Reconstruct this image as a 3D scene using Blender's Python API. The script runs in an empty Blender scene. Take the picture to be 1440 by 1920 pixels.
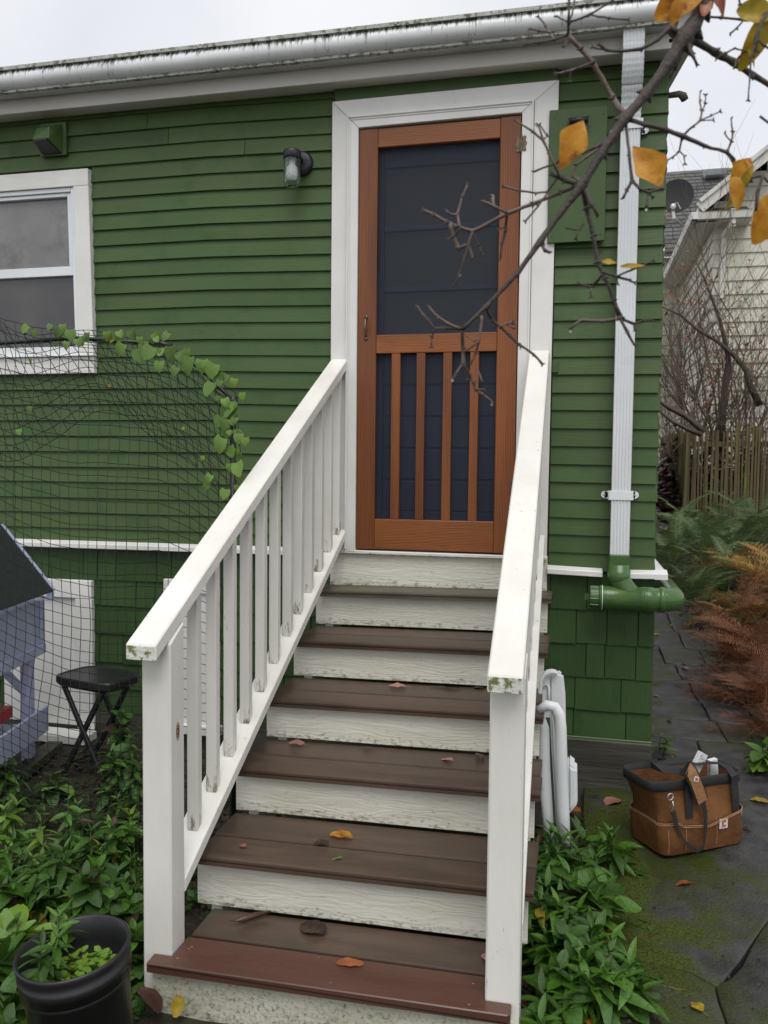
import bpy, bmesh, math, random
from mathutils import Vector, Matrix, Euler, noise
random.seed(7)
sc = bpy.context.scene
COL = sc.collection
# ------------------------------------------------------------------ camera
F, YAW, PITCH, ROLL = 1551.5, 0.2286, -0.0556, 0.0101
CP = Vector((1.0571, -3.9733, 0.4131))
fwd = Vector((-math.sin(YAW)*math.cos(PITCH), math.cos(YAW)*math.cos(PITCH), math.sin(PITCH)))
r0 = Vector((math.cos(YAW), math.sin(YAW), 0)); u0 = r0.cross(fwd)
rgt = r0*math.cos(ROLL)+u0*math.sin(ROLL); upv = -r0*math.sin(ROLL)+u0*math.cos(ROLL)
cam = bpy.data.objects.new('camera', bpy.data.cameras.new('camera')); COL.objects.link(cam)
M = Matrix((rgt, upv, -fwd)).transposed().to_4x4(); M.translation = CP
cam.matrix_world = M
cam.data.sensor_fit = 'HORIZONTAL'; cam.data.sensor_width = 36; cam.data.lens = F/1440*36
cam.data.clip_start = .05; cam.data.clip_end = 400
sc.camera = cam
cam.data.dof.use_dof = True; cam.data.dof.focus_distance = 3.6; cam.data.dof.aperture_fstop = 8
# ------------------------------------------------------------------ world, sun, exposure
w = bpy.data.worlds.new('World'); sc.world = w; w.use_nodes = True
wn, wlk = w.node_tree.nodes, w.node_tree.links
bg = wn['Background']; bg.inputs['Strength'].default_value = 0.112
sky = wn.new('ShaderNodeTexSky'); sky.sky_type = 'NISHITA'; sky.sun_disc = False
sky.sun_elevation = math.radians(42); sky.sun_rotation = math.radians(195)
tc = wn.new('ShaderNodeTexCoord'); cn = wn.new('ShaderNodeTexNoise'); cn.inputs['Scale'].default_value = 2.2; cn.inputs['Detail'].default_value = 5
cr = wn.new('ShaderNodeValToRGB'); cr.color_ramp.elements[0].position = .35; cr.color_ramp.elements[1].position = .7
cr.color_ramp.elements[0].color = (5.3, 5.45, 5.9, 1); cr.color_ramp.elements[1].color = (6.6, 6.65, 6.75, 1)
mx = wn.new('ShaderNodeMix'); mx.data_type = 'RGBA'; mx.inputs[0].default_value = .95
wlk.new(tc.outputs['Generated'], cn.inputs['Vector']); wlk.new(cn.outputs['Fac'], cr.inputs['Fac'])
wlk.new(sky.outputs['Color'], mx.inputs[6]); wlk.new(cr.outputs['Color'], mx.inputs[7]); wlk.new(mx.outputs[2], bg.inputs['Color'])
sun = bpy.data.objects.new('sun', bpy.data.lights.new('sun', 'SUN')); COL.objects.link(sun)
sun.data.energy = 1.5; sun.data.angle = math.radians(38); sun.data.color = (1, .98, .95)
sun.rotation_euler = Vector((-.15, .56, -1.05)).to_track_quat('-Z', 'Y').to_euler()
sc.view_settings.view_transform = 'Standard'; sc.view_settings.look = 'None'
sc.view_settings.exposure = 0.40; sc.view_settings.gamma = 1

def ray(px, py): return fwd + rgt*((px-720)/F) + upv*((960-py)/F)
def PY(px, py, Y):
    d = ray(px, py); return CP + d*((Y-CP.y)/d.y)
def PZ(px, py, Z):
    d = ray(px, py); return CP + d*((Z-CP.z)/d.z)
def PD(px, py, dist): return CP + ray(px, py)*dist
# ------------------------------------------------------------------ materials
def nt(name):
    m = bpy.data.materials.new(name); m.use_nodes = True
    return m, m.node_tree.nodes, m.node_tree.links, m.node_tree.nodes['Principled BSDF']
def pm(name, c1, c2, scale=8, stretch=(1, 1, 1), rough=.5, bump=.15, bscale=None, bstretch=None, dirt=None, dscale=6, dpos=(.55, .7),
       dstretch=(1, 1, 1), rvar=.06, metal=0, spec=.5, low=None, wave=None, trans=0, lowtop=False):
    """two-tone noise paint, optional third dirt colour, optional grime towards the piece's lower edge, bump"""
    m, N, L, b = nt(name)
    t = N.new('ShaderNodeTexCoord'); oi = N.new('ShaderNodeObjectInfo')
    add = N.new('ShaderNodeVectorMath'); add.operation = 'ADD'
    mul = N.new('ShaderNodeVectorMath'); mul.operation = 'SCALE'; mul.inputs['Scale'].default_value = 37.0
    cx = N.new('ShaderNodeCombineXYZ'); L.new(oi.outputs['Random'], cx.inputs[0]); L.new(oi.outputs['Random'], cx.inputs[1]); L.new(oi.outputs['Random'], cx.inputs[2])
    L.new(cx.outputs[0], mul.inputs[0]); L.new(t.outputs['Object'], add.inputs[0]); L.new(mul.outputs[0], add.inputs[1])
    def nz(sc_, st, det=5, ro=.55):
        mp = N.new('ShaderNodeMapping'); mp.inputs['Scale'].default_value = st; L.new(add.outputs[0], mp.inputs[0])
        n = N.new('ShaderNodeTexNoise'); n.inputs['Scale'].default_value = sc_; n.inputs['Detail'].default_value = det; n.inputs['Roughness'].default_value = ro
        L.new(mp.outputs[0], n.inputs['Vector']); return n
    n1 = nz(scale, stretch)
    rp = N.new('ShaderNodeMapRange'); rp.inputs[1].default_value = .32; rp.inputs[2].default_value = .68; L.new(n1.outputs['Fac'], rp.inputs[0])
    a = N.new('ShaderNodeMix'); a.data_type = 'RGBA'; a.inputs[6].default_value = (*c1, 1); a.inputs[7].default_value = (*c2, 1)
    L.new(rp.outputs[0], a.inputs[0]); col = a.outputs[2]
    if wave:
        wv = N.new('ShaderNodeTexWave'); wv.wave_type = 'BANDS'; wv.bands_direction = wave[0]; wv.inputs['Scale'].default_value = wave[1]
        wv.inputs['Distortion'].default_value = wave[2]; wv.inputs['Detail'].default_value = 3; wv.inputs['Detail Scale'].default_value = 1.2
        mp = N.new('ShaderNodeMapping'); mp.inputs['Scale'].default_value = wave[3]; L.new(add.outputs[0], mp.inputs[0]); L.new(mp.outputs[0], wv.inputs['Vector'])
        x = N.new('ShaderNodeMix'); x.data_type = 'RGBA'; x.blend_type = 'MULTIPLY'; x.inputs[7].default_value = (*wave[4], 1)
        L.new(wv.outputs['Fac'], x.inputs[0]); L.new(col, x.inputs[6]); col = x.outputs[2]
    if dirt:
        n2 = nz(dscale, dstretch, 8, .7)
        r2 = N.new('ShaderNodeMapRange'); r2.inputs[1].default_value = dpos[0]; r2.inputs[2].default_value = dpos[1]; L.new(n2.outputs['Fac'], r2.inputs[0])
        f = r2.outputs[0]
        if low:
            sp = N.new('ShaderNodeSeparateXYZ'); L.new(t.outputs['Generated'], sp.inputs[0])
            r3 = N.new('ShaderNodeMapRange'); r3.inputs[1].default_value = low[0]; r3.inputs[2].default_value = 0; r3.inputs[3].default_value = low[1]; r3.inputs[4].default_value = low[2]
            if lowtop:
                iv = N.new('ShaderNodeMath'); iv.operation = 'SUBTRACT'; iv.inputs[0].default_value = 1; L.new(sp.outputs[2], iv.inputs[1]); L.new(iv.outputs[0], r3.inputs[0])
            else: L.new(sp.outputs[2], r3.inputs[0])
            ad = N.new('ShaderNodeMath'); ad.operation = 'ADD'; L.new(n2.outputs['Fac'], ad.inputs[0]); L.new(r3.outputs[0], ad.inputs[1]); L.new(ad.outputs[0], r2.inputs[0])
        c = N.new('ShaderNodeMix'); c.data_type = 'RGBA'; c.inputs[7].default_value = (*dirt, 1); L.new(f, c.inputs[0]); L.new(col, c.inputs[6]); col = c.outputs[2]
    if rvar:
        hs = N.new('ShaderNodeHueSaturation'); mr = N.new('ShaderNodeMapRange'); mr.inputs[3].default_value = 1-rvar; mr.inputs[4].default_value = 1+rvar
        L.new(oi.outputs['Random'], mr.inputs[0]); L.new(mr.outputs[0], hs.inputs['Value']); L.new(col, hs.inputs['Color']); col = hs.outputs[0]
    L.new(col, b.inputs['Base Color'])
    rr = N.new('ShaderNodeMapRange'); rr.inputs[3].default_value = max(.02, rough-.1); rr.inputs[4].default_value = min(1, rough+.12); L.new(n1.outputs['Fac'], rr.inputs[0]); L.new(rr.outputs[0], b.inputs['Roughness'])
    b.inputs['Metallic'].default_value = metal; b.inputs['Specular IOR Level'].default_value = spec
    if trans: b.inputs['Subsurface Weight'].default_value = trans; b.inputs['Subsurface Radius'].default_value = (.01, .01, .005); b.inputs['Subsurface Scale'].default_value = .3
    if bump:
        nb = nz(bscale or scale*6, bstretch or stretch, 6, .6)
        bp = N.new('ShaderNodeBump'); bp.inputs['Strength'].default_value = bump; bp.inputs['Distance'].default_value = .01
        if wave:
            ma = N.new('ShaderNodeMath'); ma.operation = 'MULTIPLY_ADD'; L.new(nb.outputs['Fac'], ma.inputs[2]); L.new(wv.outputs['Fac'], ma.inputs[0]); ma.inputs[1].default_value = .3; L.new(ma.outputs[0], bp.inputs['Height'])
        else: L.new(nb.outputs['Fac'], bp.inputs['Height'])
        L.new(bp.outputs[0], b.inputs['Normal'])
    return m
G1, G2 = (.052, .094, .028), (.066, .111, .036)
MT = {}
MT['siding'] = pm('siding_green', G1, G2, 3, (.6, 1, 2), .42, .13, 40, (.25, 1, 3), dirt=(.030, .070, .018), dscale=4, dpos=(.52, .78), rvar=.06, spec=.3)
MT['shingle'] = pm('shingle_green_shaded', (.032, .068, .020), (.043, .085, .026), 5, (1, 1, .5), .5, .35, 30, (3, 1, .25), spec=.25, dirt=(.02, .052, .014), dscale=6, dpos=(.58, .72), rvar=.09)  # greens darker than the siding: weaker light low down put into the colour
MT['green'] = pm('trim_green', G1, G2, 6, rough=.35, spec=.35, bump=.08)
MT['pipegreen'] = pm('pipe_green', (.045, .105, .03), (.06, .125, .03), 6, rough=.25, bump=.05, dirt=(.1, .14, .015), dscale=5, dpos=(.6, .75))
MT['white'] = pm('white_trim_paint', (.70, .69, .65), (.78, .77, .74), 5, rough=.42, bump=.25, bscale=30, bstretch=(1, 1, .15), dirt=(.45, .42, .34), dscale=9, dpos=(.66, .82))
MT['whiteh'] = pm('white_trim_paint_flat_grain', (.70, .69, .65), (.78, .77, .74), 5, rough=.42, bump=.3, bscale=30, bstretch=(.15, 1, 1), dirt=(.45, .42, .34), dscale=9, dpos=(.66, .82))
MT['railwhite'] = pm('white_rail_paint', (.72, .70, .635), (.81, .795, .74), 4, rough=.33, bump=.22, bscale=26, bstretch=(1, 1, .3), dirt=(.30, .28, .20), dscale=48, dpos=(.62, .74))
MT['postwhite'] = pm('white_post_paint', (.65, .635, .58), (.75, .735, .68), 5, (1, 1, .4), rough=.4, bump=.3, bscale=30, bstretch=(1, 1, .12), dirt=(.24, .21, .15), dscale=55, dpos=(.64, .74), dstretch=(1, 1, .25), low=(.14, 0, .18))
MT['riser'] = pm('white_riser_paint', (.58, .565, .475), (.74, .725, .65), 9, (.2, 1, 1.6), rough=.5, bump=.22, bscale=34, bstretch=(.10, 1, 1.5), dirt=(.20, .185, .12), dscale=85, dpos=(.60, .76), dstretch=(.5, 1, 1.0), low=(.32, .0, .17), wave=('Z', 16, 22, (.2, 1, 1), (.965, .96, .94)))
MT['riserlow'] = pm('bottom_riser_grimy_paint', (.46, .45, .35), (.62, .60, .50), 9, (.5, 1, 1), rough=.6, bump=.4, bscale=60, dirt=(.10, .10, .05), dscale=90, dpos=(.52, .72), low=(.8, .0, .10), rvar=0)
MT['capend'] = pm('mossy_end_grain', (.6, .6, .55), (.7, .7, .65), 10, rough=.6, bump=.6, bscale=60, dirt=(.16, .18, .05), dscale=30, dpos=(.5, .56), rvar=0)
MT['deck'] = pm('deck_board_brown', (.058, .037, .026), (.094, .062, .044), 5, (.6, 3, 1), spec=.35, rough=.36, bump=.12, bscale=30, bstretch=(.1, 2, 1), dirt=(.05, .045, .03), dscale=4, dpos=(.55, .7), rvar=.12)
MT['deckred'] = pm('deck_board_red', (.080, .036, .025), (.098, .045, .032), 5, (.6, 3, 1), rough=.27, bump=.08, bscale=30, bstretch=(.1, 2, 1), rvar=.02)
MT['deckold'] = pm('deck_board_weathered', (.07, .055, .038), (.11, .085, .058), 5, (.6, 3, 1), rough=.45, bump=.2, bscale=30, bstretch=(.1, 2, 1), dirt=(.09, .1, .03), dscale=5, dpos=(.56, .7), rvar=.08)
wc = ((.30, .30, .27),)
MT['doorv'] = pm('cedar_upright', (.16, .049, .010), (.30, .096, .019), 7, (1, 1, .12), .38, .18, 40, (2, 1, .05), wave=('X', 42, 6, (1, 1, .05), (.62, .50, .42)), rvar=.10, dirt=(.12, .03, .01), dscale=4, dpos=(.6, .8))
MT['doorh'] = pm('cedar_crosswise', (.20, .066, .013), (.33, .112, .023), 7, (.12, 1, 1), .38, .18, 40, (.05, 1, 2), wave=('Z', 42, 6, (.06, 1, 1), (.62, .50, .42)), rvar=.06, dirt=(.14, .036, .012), dscale=4, dpos=(.6, .8))
MT['navy'] = pm('inner_door_navy', (.042, .060, .120), (.056, .078, .145), 6, rough=.5, bump=.1)
MT['alu'] = pm('white_aluminium', (.68, .70, .71), (.76, .78, .79), 4, rough=.28, bump=.04, spec=.6)
MT['gutter'] = pm('gutter_streaked', (.60, .61, .61), (.74, .75, .75), 3, rough=.33, bump=.04, dirt=(.055, .055, .04), dscale=34, dpos=(.55, .70), dstretch=(2.2, 1, .06), rvar=0, low=(.55, -.04, .20), lowtop=True)
MT['guttertop'] = pm('gutter_lip_grimy', (.35, .36, .30), (.55, .56, .52), 20, rough=.5, bump=.3, dirt=(.08, .085, .04), dscale=40, dpos=(.48, .6), rvar=0)
MT['fascia'] = pm('fascia_offwhite', (.60, .58, .53), (.68, .66, .61), 3, (.5, 1, 1), rough=.5, bump=.1, rvar=.02)
MT['black'] = pm('black_plastic', (.010, .010, .011), (.016, .016, .017), 9, rough=.36, bump=.1)
MT['blackm'] = pm('black_metal', (.012, .013, .017), (.022, .023, .028), 9, rough=.38, bump=.05)
MT['net'] = pm('black_net_cord', (.012, .013, .013), (.02, .022, .02), 9, rough=.5, bump=0)
MT['brass'] = pm('old_brass', (.10, .075, .045), (.20, .155, .095), 30, rough=.38, bump=.1, metal=.7)
MT['steel'] = pm('steel', (.45, .45, .45), (.6, .6, .6), 20, rough=.3, bump=.05, metal=.9)
MT['skirt'] = pm('old_dark_skirt_board', (.035, .034, .026), (.075, .07, .055), 5, (.3, 1, 1.5), rough=.6, bump=.7, bscale=18, bstretch=(.15, 1, 2), dirt=(.035, .06, .018), dscale=3, dpos=(.5, .7))
MT['soil'] = pm('wet_soil', (.016, .011, .007), (.04, .028, .018), 12, rough=.7, bump=1.0, bscale=50, dirt=(.028, .045, .008), dscale=3, dpos=(.5, .62), rvar=0)
MT['slab'] = pm('wet_concrete', (.020, .020, .0215), (.058, .056, .057), 11, rough=.45, bump=.5, bscale=90, dirt=(.032, .042, .005), dscale=2.1, dpos=(.5, .66), rvar=.05, spec=.3)
def slabmat():
    m = MT['slab']; N, L = m.node_tree.nodes, m.node_tree.links
    b = N['Principled BSDF']; t = N.new('ShaderNodeTexCoord'); sp = N.new('ShaderNodeSeparateXYZ'); L.new(t.outputs['Object'], sp.inputs[0])
    n = N.new('ShaderNodeTexNoise'); n.inputs['Scale'].default_value = 3.2; n.inputs['Detail'].default_value = 7; n.inputs['Roughness'].default_value = .65; L.new(t.outputs['Object'], n.inputs['Vector'])
    g = N.new('ShaderNodeMapRange'); g.inputs[1].default_value = -.32; g.inputs[2].default_value = .12; g.inputs[3].default_value = .14; g.inputs[4].default_value = -.08; L.new(sp.outputs[0], g.inputs[0])
    a = N.new('ShaderNodeMath'); L.new(n.outputs['Fac'], a.inputs[0]); L.new(g.outputs[0], a.inputs[1])
    r = N.new('ShaderNodeMapRange'); r.inputs[1].default_value = .495; r.inputs[2].default_value = .60; L.new(a.outputs[0], r.inputs[0])
    f = N.new('ShaderNodeTexNoise'); f.inputs['Scale'].default_value = 150; f.inputs['Detail'].default_value = 3; L.new(t.outputs['Object'], f.inputs['Vector'])
    mc = N.new('ShaderNodeMix'); mc.data_type = 'RGBA'; mc.inputs[6].default_value = (.012, .020, .0015, 1); mc.inputs[7].default_value = (.058, .072, .004, 1)
    fr = N.new('ShaderNodeMapRange'); fr.inputs[1].default_value = .35; fr.inputs[2].default_value = .65; L.new(f.outputs['Fac'], fr.inputs[0]); L.new(fr.outputs[0], mc.inputs[0])
    v = N.new('ShaderNodeTexVoronoi'); v.inputs['Scale'].default_value = 210; L.new(t.outputs['Object'], v.inputs['Vector'])
    vr = N.new('ShaderNodeMapRange'); vr.inputs[1].default_value = .16; vr.inputs[2].default_value = .05; L.new(v.outputs['Distance'], vr.inputs[0])
    col = b.inputs['Base Color'].links[0].from_socket
    s1 = N.new('ShaderNodeMix'); s1.data_type = 'RGBA'; s1.inputs[7].default_value = (.22, .21, .20, 1); L.new(vr.outputs[0], s1.inputs[0]); L.new(col, s1.inputs[6])
    s2 = N.new('ShaderNodeMix'); s2.data_type = 'RGBA'; L.new(r.outputs[0], s2.inputs[0]); L.new(s1.outputs[2], s2.inputs[6]); L.new(mc.outputs[2], s2.inputs[7]); L.new(s2.outputs[2], b.inputs['Base Color'])
    rr = N.new('ShaderNodeMapRange'); rr.inputs[3].default_value = .32; rr.inputs[4].default_value = .85; L.new(r.outputs[0], rr.inputs[0]); L.new(rr.outputs[0], b.inputs['Roughness'])
slabmat()
MT['coopblue'] = pm('lavender_paint', (.46, .49, .70), (.54, .57, .78), 5, rough=.5, bump=.1)
MT['shingleroof'] = pm('dark_roof_felt', (.012, .02, .018), (.022, .032, .028), 30, rough=.8, bump=.5, bscale=200)
MT['red'] = pm('red_plastic', (.45, .02, .02), (.5, .03, .025), 5, rough=.4, bump=0)
MT['canvas'] = pm('brown_duck_canvas', (.115, .046, .015), (.185, .078, .026), 7, rough=.75, spec=.25, bump=.9, bscale=16, dirt=(.07, .028, .010), dscale=5, dpos=(.55, .75), rvar=.02)
MT['canvasl'] = pm('brown_canvas_light', (.25, .12, .05), (.32, .16, .07), 12, rough=.6, bump=.4, bscale=60)
MT['thread'] = pm('tan_thread', (.42, .25, .13), (.5, .32, .18), 12, rough=.7, bump=0)
MT['web'] = pm('black_webbing', (.010, .010, .011), (.018, .018, .019), 60, rough=.7, bump=.3, bscale=300)
MT['paper'] = pm('label_white', (.6, .6, .6), (.66, .66, .66), 12, rough=.5, bump=0)
MT['ink'] = pm('label_ink', (.06, .07, .12), (.1, .11, .2), 12, rough=.5, bump=0)
MT['orange'] = pm('patch_orange', (.42, .10, .03), (.5, .13, .04), 12, rough=.6, bump=0)
MT['whiteplastic'] = pm('white_plastic', (.60, .62, .62), (.70, .72, .72), 3, rough=.35, bump=.05, dirt=(.5, .52, .5), dscale=20, dpos=(.6, .7), trans=.0)
MT['cream'] = pm('cream_siding', (.58, .56, .46), (.64, .62, .51), 2, rough=.6, bump=.1)
MT['creamtrim'] = pm('cream_trim', (.60, .59, .54), (.66, .65, .6), 2, rough=.5, bump=.05)
MT['roofgrey'] = pm('grey_asphalt_shingle', (.06, .06, .058), (.12, .12, .12), 14, rough=.8, bump=.3, dirt=(.1, .12, .02), dscale=.9, dpos=(.56, .66), rvar=.3)
MT['picket'] = pm('weathered_picket', (.065, .046, .02), (.13, .095, .042), 5, (1, 1, .15), rough=.7, bump=.6, bscale=25, bstretch=(1, 1, .1), dirt=(.10, .12, .02), dscale=2, dpos=(.5, .65), rvar=.25)
MT['bark'] = pm('dark_bark', (.028, .020, .015), (.065, .047, .035), 40, rough=.55, bump=.5, bscale=120, dirt=(.09, .1, .05), dscale=8, dpos=(.62, .75))
MT['bark2'] = pm('shrub_bark', (.085, .060, .042), (.19, .14, .10), 6, rough=.7, bump=.3)
MT['twig'] = pm('red_twig', (.075, .045, .036), (.14, .09, .07), 30, rough=.45, bump=.2)
MT['rock'] = pm('wet_black_rock', (.012, .012, .014), (.04, .04, .045), 8, rough=.25, bump=.6, bscale=20)
def leafmat(name, c1, c2, rough=.35, dirt=None, tr=.25, scale=14, rvar=.3):
    m = pm(name, c1, c2, scale, rough=rough, bump=.25, bscale=60, dirt=dirt, dscale=18, dpos=(.56, .68), rvar=rvar, spec=.4)
    N, L = m.node_tree.nodes, m.node_tree.links; b = N['Principled BSDF']; out = N['Material Output']
    t = N.new('ShaderNodeBsdfTranslucent'); mix = N.new('ShaderNodeMixShader'); mix.inputs[0].default_value = tr
    L.new(b.inputs['Base Color'].links[0].from_socket, t.inputs['Color']); L.new(b.outputs[0], mix.inputs[1]); L.new(t.outputs[0], mix.inputs[2]); L.new(mix.outputs[0], out.inputs['Surface'])
    return m
MT['leafA'] = leafmat('glossy_green_leaf', (.040, .110, .011), (.088, .195, .024), .2)
MT['leafB'] = leafmat('dull_green_leaf', (.030, .082, .012), (.064, .138, .024), .3)
MT['leafC'] = leafmat('lime_leaf', (.10, .20, .02), (.17, .27, .03), .4)
MT['vine'] = leafmat('vine_leaf', (.10, .20, .035), (.18, .30, .075), .45, dirt=(.26, .25, .05))
MT['cover'] = leafmat('ground_cover_leaf', (.025, .065, .014), (.06, .13, .02), .45)
MT['yellow'] = leafmat('yellow_autumn_leaf', (.50, .19, .012), (.70, .36, .04), .45, dirt=(.24, .07, .012), tr=.35, rvar=.12, scale=38)
MT['olive'] = leafmat('olive_yellow_leaf', (.26, .22, .02), (.52, .34, .03), .45, scale=38, dirt=(.42, .15, .01), tr=.35, rvar=.1)
MT['brownleaf'] = leafmat('wet_brown_leaf', (.026, .012, .009), (.06, .027, .018), .3, tr=.03)
MT['rustleaf'] = leafmat('rust_leaf', (.22, .06, .02), (.33, .11, .04), .35, dirt=(.12, .03, .015), tr=.1)
MT['pinkleaf'] = leafmat('pink_brown_leaf', (.30, .13, .10), (.40, .20, .15), .4, tr=.1)
MT['fern'] = leafmat('green_fern', (.070, .115, .036), (.15, .21, .085), .5)
MT['rustfern'] = leafmat('rust_fern', (.10, .034, .016), (.22, .09, .038), .6, dirt=(.08, .025, .015), rvar=.35)
MT['goldfern'] = leafmat('gold_fern', (.26, .16, .035), (.38, .22, .06), .6, rvar=.3)
# screen, glasses
m, N, L, b = nt('insect_screen'); b.inputs['Base Color'].default_value = (.016, .022, .038, 1); b.inputs['Roughness'].default_value = .6
tr = N.new('ShaderNodeBsdfTransparent'); ms = N.new('ShaderNodeMixShader'); ms.inputs[0].default_value = .36
L.new(tr.outputs[0], ms.inputs[1]); L.new(b.outputs[0], ms.inputs[2]); L.new(ms.outputs[0], N['Material Output'].inputs['Surface']); MT['screen'] = m
m, N, L, b = nt('door_glass_dark'); b.inputs['Base Color'].default_value = (.050, .056, .050, 1); b.inputs['Roughness'].default_value = .15; b.inputs['Specular IOR Level'].default_value = .5; MT['dglass'] = m
MT['wglass'] = pm('window_glass_reflection_and_sheer', (.13, .128, .125), (.24, .235, .232), 2.2, rough=.16, bump=0, dirt=(.05, .045, .04), dscale=3, dpos=(.5, .75), spec=.8, rvar=0)  # greyish reflections painted into the pane's mottled base, along with the sheer
MT['wglass2'] = pm('window_glass_lower', (.05, .049, .049), (.095, .092, .09), 2.2, rough=.18, bump=0, dirt=(.02, .07, .03), dscale=5, dpos=(.68, .75), spec=.7, rvar=0)
m, N, L, b = nt('clear_glass'); b.inputs['Base Color'].default_value = (.9, .95, .92, 1); b.inputs['Transmission Weight'].default_value = 1; b.inputs['Roughness'].default_value = .03; MT['glass'] = m
MT['bulb'] = pm('frosted_bulb', (.75, .76, .78), (.8, .81, .83), 5, rough=.3, bump=0)
# ------------------------------------------------------------------ builders
def wloc(o):
    v = Vector((0, 0, 0))
    while o is not None: v = v+o.location; o = o.parent
    return v
class MB:
    def __init__(s): s.v = []; s.f = []; s.smooth = False
    def add(s, vs, fs):
        n = len(s.v); s.v += [Vector(a) for a in vs]; s.f += [[i+n for i in f] for f in fs]; return s
    def box(s, x0, x1, y0, y1, z0, z1):
        return s.add([(x0,y0,z0),(x1,y0,z0),(x1,y1,z0),(x0,y1,z0),(x0,y0,z1),(x1,y0,z1),(x1,y1,z1),(x0,y1,z1)],
                     [(0,3,2,1),(4,5,6,7),(0,1,5,4),(1,2,6,5),(2,3,7,6),(3,0,4,7)])
    def hexa(s, p):   # 8 points, bottom 4 then top 4
        return s.add(p, [(0,3,2,1),(4,5,6,7),(0,1,5,4),(1,2,6,5),(2,3,7,6),(3,0,4,7)])
    def prism(s, poly, axis, a, b):   # poly in the other two axes
        def mk(p, t):
            return {'x': (t, p[0], p[1]), 'y': (p[0], t, p[1]), 'z': (p[0], p[1], t)}[axis]
        n = len(poly); vs = [mk(p, a) for p in poly]+[mk(p, b) for p in poly]
        fs = [list(range(n)), list(range(2*n-1, n-1, -1))]+[(i, i+n, (i+1) % n+n, (i+1) % n) for i in range(n)]
        return s.add(vs, fs)
    def tube(s, pts, rad, n=8, cap=True):
        pts = [Vector(p) for p in pts]
        if not hasattr(rad, '__len__'): rad = [rad]*len(pts)
        base = len(s.v); prev = None
        for i, p in enumerate(pts):
            d = (pts[min(i+1, len(pts)-1)]-pts[max(i-1, 0)])
            d = d.normalized() if d.length > 1e-9 else Vector((0, 0, 1))
            if prev is None:
                a = d.orthogonal().normalized()
            else:
                a = prev-d*prev.dot(d)
                a = a.normalized() if a.length > 1e-6 else d.orthogonal().normalized()
            prev = a; b_ = d.cross(a)
            for k in range(n):
                t = 2*math.pi*k/n; s.v.append(p+(a*math.cos(t)+b_*math.sin(t))*rad[i])
        for i in range(len(pts)-1):
            for k in range(n):
                s.f.append([base+i*n+k, base+i*n+(k+1) % n, base+(i+1)*n+(k+1) % n, base+(i+1)*n+k])
        if cap:
            s.f.append([base+k for k in range(n)][::-1]); s.f.append([base+(len(pts)-1)*n+k for k in range(n)])
        return s
    def lathe(s, prof, c=(0, 0, 0), n=24, axis='z'):
        base = len(s.v); c = Vector(c)
        for r, h in prof:
            for k in range(n):
                t = 2*math.pi*k/n; a, b_ = r*math.cos(t), r*math.sin(t)
                s.v.append(c+Vector({'z': (a, b_, h), 'y': (a, h, b_), 'x': (h, a, b_)}[axis]))
        for i in range(len(prof)-1):
            for k in range(n):
                s.f.append([base+i*n+k, base+i*n+(k+1) % n, base+(i+1)*n+(k+1) % n, base+(i+1)*n+k])
        return s
    def build(s, name, mat, parent=None, bevel=0, smooth=False, seg=1):
        off = wloc(parent) if parent else Vector((0, 0, 0))
        me = bpy.data.meshes.new(name); me.from_pydata([v-off for v in s.v], [], s.f); me.update()
        bm = bmesh.new(); bm.from_mesh(me)
        bmesh.ops.recalc_face_normals(bm, faces=bm.faces)
        if bevel:
            es = [e for e in bm.edges if e.is_manifold and e.calc_face_angle(0) > .5]
            bmesh.ops.bevel(bm, geom=es, offset=bevel, segments=seg, affect='EDGES', clamp_overlap=True)
        bm.to_mesh(me); bm.free()
        if smooth:
            for p in me.polygons: p.use_smooth = True
        me.materials.append(MT[mat] if isinstance(mat, str) else mat)
        o = bpy.data.objects.new(name, me); COL.objects.link(o)
        if parent: o.parent = parent
        return o
def tag(o, label=None, cat=None, group=None, kind=None):
    if label: o['label'] = label
    if cat: o['category'] = cat
    if group: o['group'] = group
    if kind: o['kind'] = kind
    return o
def thing(name, label, cat, loc, group=None):
    o = bpy.data.objects.new(name, None); COL.objects.link(o); o.location = loc; o.empty_display_size = .1
    return tag(o, label, cat, group)
def inst(name, mesh, parent, loc, rot, scale=1, mat=None):
    o = bpy.data.objects.new(name, mesh); COL.objects.link(o); o.parent = parent
    o.matrix_basis = Matrix.Translation(loc) @ (rot if isinstance(rot, Matrix) else Euler(rot).to_matrix().to_4x4()) @ Matrix.Scale(scale, 4)
    if mat:
        o.material_slots[0].link = 'OBJECT'; o.material_slots[0].material = MT[mat]
    return o
def B(name, mat, parent, x0, x1, y0, y1, z0, z1, bevel=.002): return MB().box(x0, x1, y0, y1, z0, z1).build(name, mat, parent, bevel)
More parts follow.
